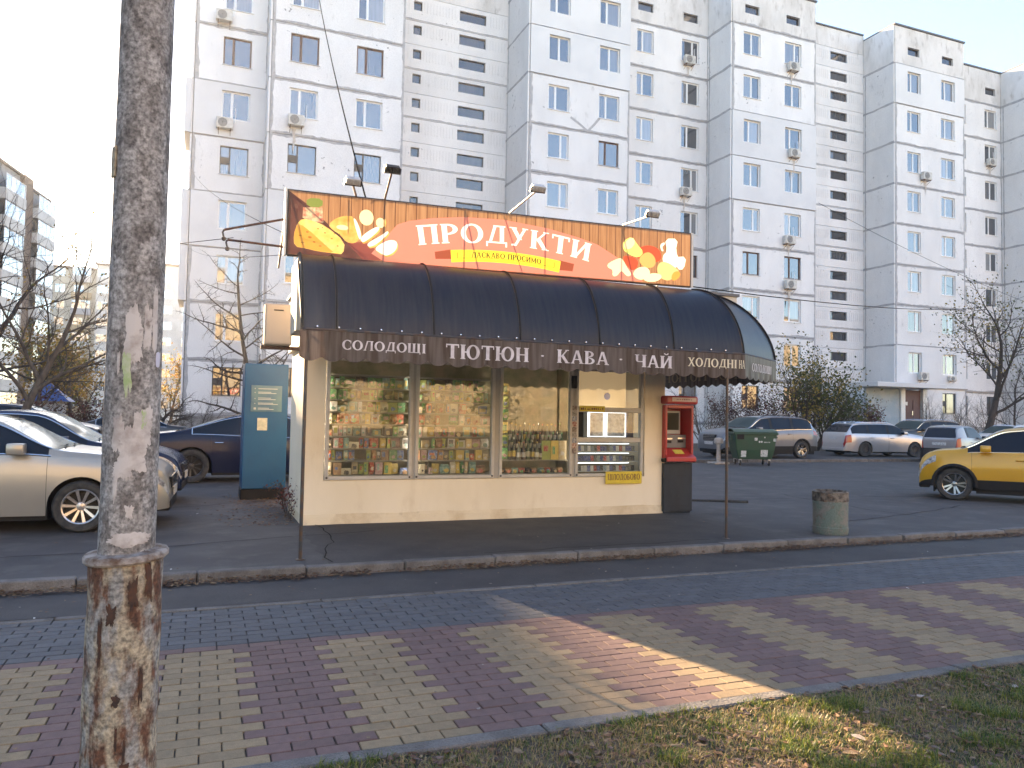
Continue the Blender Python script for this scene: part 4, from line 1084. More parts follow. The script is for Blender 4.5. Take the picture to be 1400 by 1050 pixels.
# ---------------------------------------------------------------- shop sign
sg = thing('shop_sign', 'long backlit banner sign reading ПРОДУКТИ with cheese and bread above the awning', 'shop sign', (3.58, 9.1, 3.38))
SO = Vector((3.58, 9.1, 3.38))
def SP(o): o.location = Vector(o.location)-SO; return o
S_ = {
 'wood': banner('sign_wood', (.36,.205,.105), .145, c2=(.25,.125,.06), scale=3, stretch=(14, 1, .7)), 'line': banner('sign_wood_line', (.11,.045,.025), .145), 'dark': banner('sign_dark_wood', (.075,.028,.026), .145, c2=(.11,.045,.035), scale=4),
 'shade': banner('sign_red_brown', (.20,.05,.045), .145), 'red': banner('sign_red', (.58,.20,.155), .145), 'tab': banner('sign_tab', (.26,.06,.03), .145), 'yel': banner('sign_yellow', (.78,.62,.045), .145), 'rule': banner('sign_rule', (.30,.18,.02), .145),
 'text': banner('sign_small_print', (.05,.02,.01), .03), 'white': banner('sign_white', (.86,.84,.82), .145), 'cheese': banner('sign_cheese', (.66,.42,.10), .145, c2=(.78,.56,.20), scale=9), 'cheese2': banner('sign_cheese_rind', (.56,.28,.05), .145), 'hole': banner('sign_hole', (.32,.14,.02), .145),
 'bread': banner('sign_crust', (.55,.28,.06), .145, c2=(.70,.46,.14), scale=10), 'crumb': banner('sign_crumb', (.85,.72,.42), .145), 'green': banner('sign_green', (.16,.22,.05), .145), 'salad': banner('sign_salad', (.42,.46,.30), .145, c2=(.45,.14,.10), scale=26),
 'leek': banner('sign_leek', (.72,.72,.18), .145), 'tomato': banner('sign_tomato', (.50,.07,.03), .145), 'onion': banner('sign_onion', (.66,.36,.12), .145), 'egg': banner('sign_egg', (.86,.72,.48), .145), 'milk': banner('sign_milk', (.88,.85,.76), .145), 'peach': banner('sign_peach', (.80,.50,.22), .145), 'orange': banner('sign_orange', (.72,.30,.06), .145)}
def ell(cx, cz, rx, rz, n=20, a=0):
    return [(cx+rx*math.cos(2*math.pi*i/n)*math.cos(a)-rz*math.sin(2*math.pi*i/n)*math.sin(a), cz+rx*math.cos(2*math.pi*i/n)*math.sin(a)+rz*math.sin(2*math.pi*i/n)*math.cos(a)) for i in range(n)]
def smooth(p, k=2):
    for _ in range(k):
        q = []
        for i in range(len(p)):
            a, c = p[i], p[(i+1) % len(p)]
            q += [(a[0]*.75+c[0]*.25, a[1]*.75+c[1]*.25), (a[0]*.25+c[0]*.75, a[1]*.25+c[1]*.75)]
        p = q
    return p
def zt_(x): return 4.112+(x-.838)*(4.184-4.112)/(6.32-.838)
def zb_(x): return 3.373+(x-.838)*(3.443-3.373)/(6.32-.838)
lay = [('wood', [[(.838, zb_(.838)), (6.32, zb_(6.32)), (6.32, zt_(6.32)), (.838, zt_(.838))]])]
lay.append(('line', [[(x, zb_(x)+.002), (x+.011, zb_(x)+.002), (x+.011, zt_(x)-.002), (x, zt_(x)-.002)] for x in [1.28+i*.132 for i in range(38)]]))
lay.append(('dark', [[(.84, 4.10), (1.05, 3.968), (1.72, 3.389), (.84, 3.376)]]))
lay.append(('shade', [[(1.50, 3.57), (1.72, 3.6), (2.05, 3.40), (1.70, 3.388)]]))
redp = [(1.80,3.47), (2.107,3.853), (2.256,3.915), (2.551,3.982), (2.936,4.04), (3.483,4.068), (4.1,4.024), (4.559,3.948), (4.842,3.882), (5.157,3.731), (5.42,3.60), (5.55,3.44), (4.6, 3.424), (3.2, 3.407), (1.95,3.39)]
lay.append(('red', [redp]))
lay.append(('tab', [[(2.581,3.566),(2.782,3.615),(2.83,3.50),(2.593,3.479)], [(4.28,3.619),(4.495,3.589),(4.474,3.489),(4.25,3.49)]]))
def yz(x, f):
    c = 1-((x-3.54)/.76)**2
    return lerp(3.452+.058*c, 3.607+.052*c, f)
n = 16
band = [(lerp(2.80, 4.275, i/n), yz(lerp(2.80, 4.275, i/n), 0)) for i in range(n+1)] + [(lerp(4.30, 2.786, i/n), yz(lerp(4.30, 2.786, i/n), 1)) for i in range(n+1)]
lay.append(('yel', [band]))
def strip(x0, x1, f0, f1, n=14): return [(lerp(x0, x1, i/n), yz(lerp(x0, x1, i/n), f0)) for i in range(n+1)] + [(lerp(x1, x0, i/n), yz(lerp(x1, x0, i/n), f1)) for i in range(n+1)]
lay.append(('rule', [strip(2.87, 4.21, .30, .335), strip(2.87, 2.88, .335, .8, 2), strip(4.20, 4.21, .335, .8, 2)]))
lay.append(('text', [[(3.06+a, yz(3.06+a, .5)+c-.02) for a, c in p] for p in text_polys('ЛАСКАВО ПРОСИМО', .96, .066)]))
def bend(p):
    out = []
    for (a, c) in p:
        x = 2.37+a; zb = 3.748-.083*(x-3.58)**2; sl = -.166*(x-3.58)
        out.append((x-c*sl*.9, zb+c))
    return out
lay.append(('white', [bend(p) for p in text_polys('ПРОДУКТИ', 2.35, .238, .05)]))
lay += [('salad', [[(.994,3.932),(1.214,3.953),(1.23,3.779),(1.088,3.77),(.992,3.81)]]), ('green', [smooth([(1.03,4.047),(1.216,4.059),(1.214,3.953),(1.033,3.943)], 1)]),
 ('bread', [smooth([(1.282,3.761),(1.382,3.855),(1.497,3.892),(1.579,3.889),(1.643,3.706),(1.646,3.587),(1.495,3.566),(1.434,3.66),(1.341,3.697)], 1)]),
 ('cheese', [smooth([(.987,3.798),(1.088,3.792),(1.248,3.746),(1.483,3.582),(1.469,3.427),(1.371,3.43),(1.177,3.434),(1.042,3.456),(.908,3.466),(.898,3.603),(.933,3.734)], 1)]),
 ('cheese2', [smooth([(.933,3.734),(1.023,3.709),(1.289,3.492),(1.371,3.432),(1.177,3.436),(1.042,3.458),(.910,3.468),(.900,3.603)], 1)]),
 ('hole', [ell(1.08,3.59,.022,.014), ell(1.05,3.65,.016,.012), ell(1.2,3.5,.018,.009), ell(.97,3.6,.016,.01), ell(1.0,3.52,.02,.01), ell(1.17,3.70,.012,.007), ell(1.25,3.66,.012,.007), ell(1.33,3.6,.013,.007), ell(1.4,3.52,.012,.007), ell(1.13,3.54,.016,.01), ell(1.22,3.72,.008,.006), ell(1.36,3.66,.008,.005)]),
 ('crumb', [ell(1.73,3.895,.085,.095), ell(1.90,3.85,.055,.06), ell(1.45,3.745,.07,.03)]),
 ('bread', [ell(1.955,3.855,.014,.05), ell(1.56,3.62,.07,.05)])]
sl = [[(1.573,3.889),(1.628,3.823),(1.679,3.674),(1.657,3.6),(1.594,3.784)], [(1.679,3.674),(1.866,3.814),(1.903,3.77),(1.717,3.594),(1.669,3.601)], [(1.741,3.585),(1.917,3.699),(1.988,3.767),(2.007,3.733),(1.86,3.585),(1.766,3.54)], [(1.825,3.534),(1.979,3.645),(2.075,3.661),(2.119,3.623),(2.091,3.524),(1.983,3.453),(1.91,3.482)]]
lay += [('bread', [[(a+.012, c-.018) for a, c in smooth(p)] for p in sl]), ('milk', [smooth(p) for p in sl])]
lay += [('tomato', [smooth([(5.402,3.849),(5.586,3.96),(5.801,3.935),(5.857,3.8),(5.777,3.722),(5.509,3.698)]), smooth([(5.219,3.763),(5.324,3.784),(5.482,3.741),(5.457,3.623),(5.379,3.57),(5.273,3.653)])]),
 ('leek', [smooth([(5.23,3.97),(5.372,4.054),(5.453,3.947),(5.56,3.853),(5.482,3.764),(5.323,3.796),(5.231,3.856)], 1)]), ('crumb', [smooth([(5.25,3.95),(5.372,4.05),(5.43,3.97),(5.35,3.87),(5.25,3.87)], 1)]),
 ('onion', [smooth([(5.469,3.74),(5.561,3.842),(5.667,3.864),(5.763,3.768),(5.724,3.647),(5.563,3.633)])]),
 ('egg', [smooth([(4.989,3.638),(5.142,3.721),(5.22,3.74),(5.3,3.609),(5.38,3.524),(5.302,3.483),(5.209,3.578),(5.146,3.481),(5.069,3.475),(5.08,3.567),(5.003,3.583)]), smooth([(5.38,3.524),(5.444,3.622),(5.59,3.659),(5.671,3.596),(5.645,3.501),(5.486,3.453)])]),
 ('milk', [smooth([(5.895,4.074),(6.115,4.097),(6.075,3.915),(6.16,3.757),(6.05,3.653),(5.886,3.685),(5.857,3.823),(5.938,3.902)], 1), smooth([(5.814,3.983),(5.895,4.027),(5.896,3.992),(5.85,3.952),(5.883,3.896),(5.843,3.892)], 1), smooth([(6.062,3.831),(6.256,3.857),(6.216,3.668),(6.106,3.658)], 1)]),
 ('peach', [smooth([(5.764,3.651),(5.831,3.751),(5.967,3.74),(6.078,3.679),(6.147,3.638),(6.052,3.535),(5.943,3.479),(5.806,3.526)])]), ('orange', [smooth([(5.997,3.531),(6.051,3.629),(6.147,3.638),(6.162,3.568),(6.052,3.483)])]),
 ('egg', [smooth([(5.552,3.493),(5.671,3.573),(5.833,3.575),(5.86,3.519),(5.753,3.452),(5.592,3.445)])])]
pl = planar(lay)
NMS = {'wood':'banner','line':'plank_lines','dark':'dark_board','shade':'board_edge','red':'red_panel','tab':'ribbon_tail','yel':'ribbon','rule':'ribbon_rule','text':'small_lettering','white':'lettering'}
for k, (v2, f2) in pl.items():
    b = MB(); b.add([(a, 9.1, c) for a, c in v2], f2)
    tag(SP(b.build(NMS.get(k, 'food_print'), S_[k], sg, recalc=False)), kind='stuff' if k == 'line' else None)
b = MB()
y = 9.125; r = .017
def sb(p, q, rr=r): b.tube((p[0], y, p[1]), (q[0], y, q[1]), rr, n=6)
sb((.83, 3.36), (.83, 4.13), .02); sb((6.33, 3.43), (6.33, 4.2), .02)
y = 9.128; sb((.83, 4.118), (6.33, 4.19)); sb((.83, 3.366), (6.33, 3.436))
y = 9.15
for x in (1.93, 2.95, 4.06, 5.20): sb((x, zb_(x)), (x, zt_(x)+.03), .012)
for p, q in (((.85, 4.08), (1.75, 3.40)), ((3.47, 4.14), (3.74, 3.42)), ((1.50, 4.1), (1.50, 3.7))): y = 9.17; sb(p, q, .010)
for x in (.83, 2.95, 5.2, 6.33): b.tube((x, 9.15, zt_(x)), (x, 10.2, 3.4), .013, n=5)
SP(b.build('frame', STEEL, sg))
b = MB(); b.box(6.335, 6.365, 9.09, 9.16, 3.43, 4.2); b.box(.79, .815, 9.09, 9.16, 3.36, 4.13); SP(b.build('edge_strip', mat('edge_white', (.6,.57,.52), .5), sg))
# floodlights
FLG = mat('floodlight_grey', (.50,.48,.45), .4, c2=(.35,.32,.3), scale=9)
for (bx, bz, hx, hy, hz, lab) in ((1.60, 4.13, 1.46, 8.55, 4.12, 'leftmost small floodlight on an arm above the cheese end of the sign'), (1.95, 4.14, 1.89, 8.5, 4.30, 'dark floodlight on a tilted arm, second along the top of the sign'),
                                  (3.57, 4.15, 3.64, 8.4, 4.28, 'pale floodlight on a long arm above the middle of the sign'), (5.24, 4.18, 5.24, 8.4, 4.16, 'pale floodlight on a long arm nearest the jug end of the sign')):
    t = thing('floodlight', lab, 'floodlight', (bx, 9.13, bz)); e = Vector((hx-bx, hy-9.13, hz-bz))
    b = MB(); b.path([(0, 0, -.05), (0, -.02, .02), e], .013, 6); b.build('arm', RUSTY if bx < 2 else FLG, t)
    b = MB(); b.box(-.10, .10, -.05, .05, -.045, .045)
    for k in range(5): b.box(-.09+k*.045-.006, -.09+k*.045+.006, -.075, -.05, -.035, .035)
    h = b.build('lamp_head', FLG if bx != 1.95 else BLACKP, t, bevel=.006); h.location = e+Vector((0, -.03, .02)); h.rotation_euler = (RAD(38), 0, 0); h.scale = (.78, .78, .78)
    b = MB(); b.box(-.085, .085, .05, .053, -.034, .034); b.build('lens', mat('lamp_lens', (.6,.6,.55), .2), h)
    b = MB(); b.box(-.125, -.105, -.02, .02, -.05, .02); b.box(.105, .125, -.02, .02, -.05, .02); b.box(-.125, .125, -.02, .02, -.07, -.05); b.build('bracket', DARK_FRAME, h)

# ================================================================ STREET FURNITURE
# utility pole in front
POLE = mat('pole_paint', (.24,.23,.225), .85, c2=(.13,.118,.113), scale=24, lo=.46, hi=.58, c3=(.29,.28,.275), scale3=21, lo3=.54, hi3=.60, stretch=(1,1,.55), bump=.8, bscale=38, bdist=.004, speck=.6, speckscale=85)
RUST = mat('rusted_sleeve', (.30,.26,.195), .85, c2=(.10,.045,.027), scale=26, lo=.43, hi=.58, c3=(.22,.22,.215), scale3=17, lo3=.50, hi3=.62, stretch=(1,1,.42), bump=1.0, bscale=34, bdist=.006, speck=.55, speckscale=80)
DRUST = mat('dark_rust', (.038,.024,.02), .9, c2=(.085,.036,.02), scale=30, bump=.6, bscale=60, bdist=.003)
px, py = -.19, 2.46
t = thing('utility_pole', 'flaking grey utility pole in a rusty steel sleeve standing at the left foreground', 'pole', (px, py, -.08))
def cyl(b, prof, n, amp, f, sd_):
    vs = []; fs = []
    for (r, z) in prof:
        for k in range(n):
            a = 2*math.pi*k/n; rr = r+amp*vn(math.cos(a)*f, math.sin(a)*f, z*4+sd_)
            vs.append((rr*math.cos(a), rr*math.sin(a), z))
    for i in range(len(prof)-1):
        for k in range(n): fs.append((i*n+k, i*n+(k+1) % n, (i+1)*n+(k+1) % n, (i+1)*n+k))
    b.add(vs, fs)
b = MB(); cyl(b, [(lerp(.0745, .070, i/60), lerp(1.20, 3.4, i/60)) for i in range(61)], 48, .0016, 2, 0)
b.lathe([(.070, 3.4), (.055, 3.42), (.055, 8.0), (0, 8.0)], 24); b.build('shaft', POLE, t, smooth=True, recalc=False)
b = MB(); cyl(b, [(.1000, -.2)] + [(.099-.003*i/40+.001*math.sin(i), lerp(0, 1.215, i/40)) for i in range(41)], 48, .0025, 2, 9); b.build('sleeve', RUST, t, smooth=True, recalc=False)
b = MB(); vs = []; N_s = 48
for (r, z) in ((.07, 1.234), (.106, 1.229), (.111, 1.222), (.111, 1.212), (.106, 1.206), (.09, 1.206)):
    for k in range(N_s):
        a = 2*math.pi*k/N_s; rr = r*(1+.015*vn(math.cos(a)*2, math.sin(a)*2, 4)); vs.append((rr*math.cos(a), rr*math.sin(a), z+.007*math.cos(a-.4)+.002*vn(a*3, r*40)))
b.add(vs, [(i*N_s+k, i*N_s+(k+1) % N_s, (i+1)*N_s+(k+1) % N_s, (i+1)*N_s+k) for i in range(5) for k in range(N_s)])
b.build('flange', mat('flange_paint', (.30,.27,.25), .85, c2=(.10,.06,.04), scale=22, bump=.5, bscale=80, bdist=.003), t, smooth=True, recalc=False)
# rust blisters and paper left from old posters, wrapped on the round surface
def patch(name, M, a0, z0, wa, hz, r, sd_, parent, edge=.35, n=80):
    b = MB(); ce = []
    for i in range(n):
        th = 2*math.pi*i/n; k = 1+edge*.75*vn(math.cos(th)*1.6+sd_, math.sin(th)*1.6, sd_)+edge*.28*vn(math.cos(th)*3.5+sd_, math.sin(th)*3.5, sd_)+edge*.3*vn(math.cos(th)*9+sd_, math.sin(th)*9, sd_)+edge*.3*vn(math.cos(th)*19+sd_, math.sin(th)*19, sd_)
        sq = 1/max(abs(math.cos(th)), abs(math.sin(th)))**.55
        ce.append((math.cos(th)*k*sq, math.sin(th)*k*sq))
    rings = []
    for f in (1, .66, .33, 0.02):
        rings += [(a0+wa*x*f, z0+hz*y_*f) for x, y_ in ce]
    def P(a, z, o): return (math.cos(a)*(rad(z)+o), math.sin(a)*(rad(z)+o), z)
    rad = (lambda z: (lerp(.0745, .070, (z-1.2)/2.2) if z > 1.22 else .0985)+r)
    vs = [P(a, z, 0 if i < n else .0007) for i, (a, z) in enumerate(rings)]
    b.add(vs, [(i*n+k, i*n+(k+1) % n, (i+1)*n+(k+1) % n, (i+1)*n+k) for i in range(3) for k in range(n)] + [tuple(3*n+k for k in range(n))])
    return b.build(name, M, parent, smooth=True, ang=70)
PAPER = mat('poster_paper', (.52,.49,.475), .9, c2=(.34,.30,.285), scale=16, lo=.45, hi=.65, c3=(.20,.17,.16), scale3=24, lo3=.6, hi3=.7, bump=.3, bscale=60, bdist=.002)
GREENP = mat('green_paper', (.30,.40,.19), .9, c2=(.42,.46,.33), scale=30)
face = math.atan2(-py, -px)     # side of the pole that faces the street corner
for (da, z, wa, hz, M, nm, e) in (
   (-.05, 1.84, .30, .075, PAPER, 'poster_remnant', .6), (.45, 1.86, .16, .06, PAPER, 'poster_remnant', .5), (.75, 1.885, .12, .085, PAPER, 'poster_remnant', .4), (-.55, 1.76, .06, .03, PAPER, 'poster_remnant', .6),
   (-.20, 1.735, .13, .060, GREENP, 'green_poster_remnant', .7), (-.36, 1.765, .05, .028, GREENP, 'green_poster_remnant', .7), (.42, 1.60, .13, .03, GREENP, 'green_poster_remnant', .8),
   (.05, 1.52, .55, .065, PAPER, 'poster_remnant', .55), (.45, 1.58, .35, .055, PAPER, 'poster_remnant', .6), (-.45, 1.555, .2, .05, PAPER, 'poster_remnant', .7), (-.2, 1.47, .3, .03, PAPER, 'poster_remnant', .7), (.02, 1.35, .12, .02, PAPER, 'poster_remnant', .8), (.1, 1.27, .7, .018, PAPER, 'poster_remnant', .5), (-.5, 1.41, .08, .04, PAPER, 'poster_remnant', .7)):
    patch(nm, M, face+da, z, wa, hz, .0012, rng.uniform(0, 50), t, e)
patch('sticker', mat('lilac_sticker', (.50,.50,.62), .6), face+.95, 1.775, .13, .022, .002, 1, t, .04)
b = MB(); b.box(-.016, .016, -.003, .003, -.045, .045); o = b.build('number_tag', mat('tag_tan', (.36,.30,.20), .6, c2=(.16,.13,.09), scale=50), t, bevel=.002); a = face-1.28; o.location = (math.cos(a)*.0745, math.sin(a)*.0745, 2.335); o.rotation_euler = (0, 0, a+math.pi/2)
for (da, z, wa, hz, e) in ((-.35, .99, .13, .025, .8), (.2, 1.04, .12, .04, .8), (-.15, .76, .09, .016, .9), (.12, .62, .035, .035, .5), (.14, .575, .12, .016, .6), (-.10, .66, .035, .035, .6), (.5, .80, .06, .05, .9), (-.75, .50, .05, .10, .7), (.62, 1.08, .10, .06, .9), (-.3, .42, .12, .03, .9), (.3, .36, .10, .04, .9), (-.62, .92, .06, .06, .9)):
    patch('rust_blister', DRUST, face+da, z+.08, wa, hz, .0012, rng.uniform(0, 50), t, e)

# payment terminal
t = thing('payment_terminal', 'red payment terminal on a dark slate cabinet right beside the kiosk wall', 'payment terminal', (7.39, 10.93, 0))
SLATE = mat('slate_metal', (.026,.034,.045), .5, c2=(.02,.026,.034), scale=6, c3=(.05,.055,.06), scale3=14, lo3=.64, hi3=.72, stretch=(1,1,.3), spec=.2)
REDM = mat('terminal_red', (.42,.022,.02), .4, coat=.3)
b = MB(); b.box(-.28, .28, 0, .42, .03, .83); b.box(-.26, .26, .02, .40, 0, .03); b.build('cabinet', SLATE, t, bevel=.008)
b = MB(); b.box(-.05, .15, -.004, .002, .62, .625); b.box(-.22, .22, -.003, .001, .12, .124); b.build('door_gap', BLACKP, t)
b = MB(); b.box(-.28, -.235, -.03, .36, .84, 1.80); b.box(.235, .28, -.03, .36, .84, 1.80); b.box(-.235, .235, .28, .36, .84, 1.80); b.box(-.235, .235, -.03, .28, 1.74, 1.80); b.build('housing', REDM, t, bevel=.012)
b = MB(); b.add([(-.29,-.10,.86),(.29,-.10,.86),(.29,-.10,.93),(.235,.12,1.08),(-.235,.12,1.08),(-.29,-.10,.93),(-.29,.1,.86),(.29,.1,.86)], [(0,1,2,5),(5,2,3,4),(0,6,7,1),(0,5,4,6),(1,7,3,2),(6,4,3,7)]); b.build('tray', REDM, t, bevel=.012, segs=2)
b = MB(); b.box(-.31, -.245, -.08, .06, .845, .92); b.box(.245, .31, -.08, .06, .845, .92); b.build('bumper', BLACKP, t, bevel=.02)
b = MB(); b.box(-.31, .31, -.12, .36, 1.81, 1.95); b.build('header', REDM, t, bevel=.035, segs=3)
b = MB(); b.box(-.215, .26, -.128, -.119, 1.855, 1.925); hp = b.build('header_plate', mat('plate_pink', (.62,.45,.40), .5), t, bevel=.004)
b = MB()
for k in range(9): b.box(-.13+k*.035, -.13+k*.035+rng.uniform(.01, .022), -.1305, -.129, 1.88, 1.88+rng.uniform(.014, .022))
tag(b.build('header_print', MAROON, hp, recalc=False), kind='stuff')
b = MB(); b.box(-.235, .235, .13, .16, 1.08, 1.30); k_ = b.build('keypad_panel', mat('panel_grey', (.15,.15,.16), .4), t, bevel=.004)
b = MB(); b.box(-.17, -.05, .112, .131, 1.22, 1.245); b.box(.06, .2, .112, .131, 1.23, 1.25); b.build('slot', CHROME, k_)
b = MB(); b.box(-.16, -.06, .12, .129, 1.16, 1.20); b.box(.07, .18, .12, .129, 1.17, 1.21); b.build('slot_mouth', BLACKP, k_)
b = MB(); b.box(-.225, .13, .15, .2, 1.31, 1.70); s_ = b.build('screen_bezel', mat('bezel_grey', (.35,.34,.33), .4), t, bevel=.008)
b = MB(); b.box(-.195, .10, .144, .151, 1.38, 1.67); b.build('screen', glassy('dark_screen', (.012,.014,.012), None, .0, .03, True, 1.15), s_)
b = MB(); b.box(-.06, .12, -.052, -.047, 0, .115); o = b.build('note', mat('yellow_note', (.70,.58,.08), .6, c2=(.4,.3,.05), scale=60, lo=.55, hi=.6), t); o.location = (-.02, .0, .945); o.rotation_euler = (RAD(-56), 0, 0)

# blue information pillar
t = thing('information_pillar', 'tall blue metal pillar with a plaque and paper note, left of the kiosk', 'kiosk pillar', (1.03, 14.75, 0), RAD(1))
BLUE = mat('pillar_blue', (.013,.085,.185), .42, c2=(.012,.072,.165), scale=1.5, spec=.3)
b = MB(); b.box(-.375, .375, -.33, .25, .19, 2.42); b.build('body', BLUE, t, bevel=.012)
b = MB(); b.box(-.385, .36, -.31, .23, 0, .19); b.build('plinth', BLACKP, t, bevel=.01)
b = MB(); b.box(-.26, .27, -.342, -.331, 1.56, 2.03); p_ = b.build('plaque', mat('plaque_teal', (.085,.17,.20), .3, c2=(.05,.12,.19), scale=2.5), t, bevel=.004)
b = MB()
for k, (wd, z) in enumerate(((.33, 1.965), (.22, 1.905), (.31, 1.885), (.22, 1.80), (.30, 1.775), (.26, 1.71), (.34, 1.69), (.19, 1.62), (.27, 1.60))):
    b.box(-.14, -.14+wd, -.3455, -.343, z, z+.011)
for z in (1.965, 1.895, 1.787, 1.70): b.box(-.20, -.185, -.3455, -.343, z, z+.014)
b.box(-.21, -.17, -.3455, -.343, 1.598, 1.635)
b.build('plaque_print', mat('plaque_print', (.40,.42,.40), .5), p_, recalc=False)
b = MB(); b.box(-.14, .03, -.336, -.331, 1.23, 1.45); b.build('paper_note', mat('note_paper', (.55,.52,.38), .8, c2=(.42,.40,.30), scale=14), t)
b = MB(); b.box(.376, .392, -.2, .1, 1.4, 2.2); b.build('side_panel', BLACKP, t)

# litter bin
t = thing('litter_bin', 'squat concrete litter bin with flaking green paint by the kerb', 'litter bin', (8.22, 8.42, 0), 0); t.scale = (.79, .79, 1.0)
BINM = mat('bin_paint', (.12,.155,.132), .9, c2=(.18,.165,.145), scale=5, lo=.45, hi=.6, c3=(.13,.10,.08), scale3=7, lo3=.58, hi3=.68, bump=.6, bscale=40, bdist=.006, speck=.25, speckscale=80)
b = MB(); cyl(b, [(.285, 0), (.295, .02), (.30, .08), (.302, .10), (.292, .105), (.295, .3), (.297, .46)], 40, .004, 2, 5); b.build('body', BINM, t, smooth=True, recalc=False)
b = MB(); cyl(b, [(.297, .455), (.304, .48), (.302, .53), (.308, .585), (.275, .60), (.262, .585), (.262, .25)], 40, .010, 4, 2); b.build('rim', mat('burnt_rim', (.05,.04,.034), .95, c2=(.20,.17,.14), scale=12, c3=(.22,.12,.07), scale3=8, bump=.8, bscale=50, bdist=.01), t, smooth=True, recalc=False)
b = MB(); b.lathe([(0, .45), (.262, .45)], 24)
for k in range(50): leaf(b, rng.uniform(-.2,.2), rng.uniform(-.2,.2), .45+rng.uniform(0,.08), rng.uniform(.02,.06), rng, 0)
b.build('litter', DRUST, t, recalc=False)

# dumpster
t = thing('dumpster', 'green wheeled rubbish container with peeling white stickers near the right hand cars', 'dumpster', (18.15, 22.3, 0), RAD(-24))
GRN = mat('bin_green', (.014,.062,.032), .55, c2=(.02,.055,.032), scale=4, c3=(.04,.065,.042), scale3=9, lo3=.62, hi3=.75)
b = MB()
def loft(b, secs, m=0):
    vs = [p for s in secs for p in s]; n = len(secs[0])
    b.add(vs, [(i*n+k, i*n+(k+1) % n, (i+1)*n+(k+1) % n, (i+1)*n+k) for i in range(len(secs)-1) for k in range(n)] + [tuple(range(n-1, -1, -1)), tuple((len(secs)-1)*n+k for k in range(n))], m)
def rc(x, y, z): return [(-x,-y,z),(x,-y,z),(x,y,z),(-x,y,z)]
loft(b, [rc(.58,.42,.22), rc(.66,.50,.55), rc(.72,.55,1.0), rc(.72,.55,1.12)]); b.build('body', GRN, t, bevel=.03, segs=2)
b = MB(); b.box(-.77, .77, -.60, .60, 1.08, 1.17); b.build('rim', GRN, t, bevel=.02)
b = MB(); n = 10
pts = [(-.75, lerp(-.6, .62, i/n), 1.18+.10*math.sin(math.pi*i/n)) for i in range(n+1)]
b.add([(s*.75, p[1], p[2]) for s in (-1, 1) for p in pts], [(i, i+1, n+2+i, n+1+i) for i in range(n)]); b.add([(s*.75, p[1], p[2]-.03) for s in (-1, 1) for p in pts], [(i, n+1+i, n+2+i, i+1) for i in range(n)])
b.build('lid', mat('lid_green', (.018,.07,.04), .45), t, recalc=False)
for s in (-1, 1):
    b = MB(); b.tube((s*.77, 0, 1.0), (s*.90, 0, 1.0), .03); b.box(s*.73-.03, s*.73+.03, -.12, .12, .86, 1.08); b.build('trunnion', mat('bin_dark_green', (.015,.05,.03), .5), t)
    for sy in (-1, 1):
        b = MB(); b.lathe([(.0,-.025),(.09,-.025),(.10,-.015),(.10,.015),(.09,.025),(0,.025)], 16, (s*.50, sy*.36, .10), 'x'); w_ = b.build('wheel', RUBBER, t, smooth=True)
        b = MB(); b.box(s*.50-.04, s*.50+.04, sy*.36-.05, sy*.36+.05, .19, .235); b.box(s*.5-.04, s*.5-.032, sy*.36-.03, sy*.36+.03, .08, .2); b.box(s*.5+.032, s*.5+.04, sy*.36-.03, sy*.36+.03, .08, .2); b.build('castor_fork', ZINC, w_)
STK = mat('worn_sticker', (.55,.56,.57), .7, c2=(.25,.33,.3), scale=22, lo=.5, hi=.6)
for (x0, x1, z0, z1) in ((-.50, -.32, .30, .52), (.18, .42, .32, .56), (-.05, .05, .88, .98), (.60, .69, .86, .96), (.28, .32, .97, 1.02)):
    def yy(z): return -(.42+(z-.22)*.242 if z < .55 else .50+(z-.55)*.111)-.012
    b = MB(); b.quad((x0, yy(z0), z0), (x1, yy(z0), z0), (x1, yy(z1), z1), (x0, yy(z1), z1)); b.build('sticker', STK, t, recalc=False)
b = MB()
for k in range(2): b.add([(.12+k*.075+a, -.558, .84+c) for a, c in ell(0, 0, .032, .036, 14)], [tuple(range(14))])
for k in range(6): b.box(.27+k*.037, .295+k*.037, -.559, -.557, .81, .845)
b.build('sticker', STK, t, recalc=False)
b = MB(); b.box(-.66, -.42, -.59, -.57, .92, 1.12); b.build('bracket', BLACKP, t)
t = thing('bollard', 'pale concrete bollard on a square foot beside the green dumpster', 'bollard', (17.25, 23.0, 0))
BP = mat('pale_concrete', (.42,.37,.33), .9, c2=(.34,.29,.25), scale=8)
b = MB(); b.lathe([(.085, .06), (.07, .5), (.075, .72), (.16, .74), (.17, .86), (.13, .93), (0, .95)], 16); b.build('post', BP, t, smooth=True)
b = MB(); b.box(-.32, .32, -.25, .25, 0, .07); b.build('foot', BP, t, bevel=.02)
t = thing('road_cable', 'black hose lying across the asphalt right of the payment terminal', 'hose', (8.6, 12.4, 0))
b = MB(); b.path([(-.7, .5, .014), (-.2, .25, .014), (.2, .05, .014), (.75, -.25, .016), (1.05, -.45, .02)], [.018, .02, .024, .034, .03], 8); b.build('hose', RUBBER, t, smooth=True)

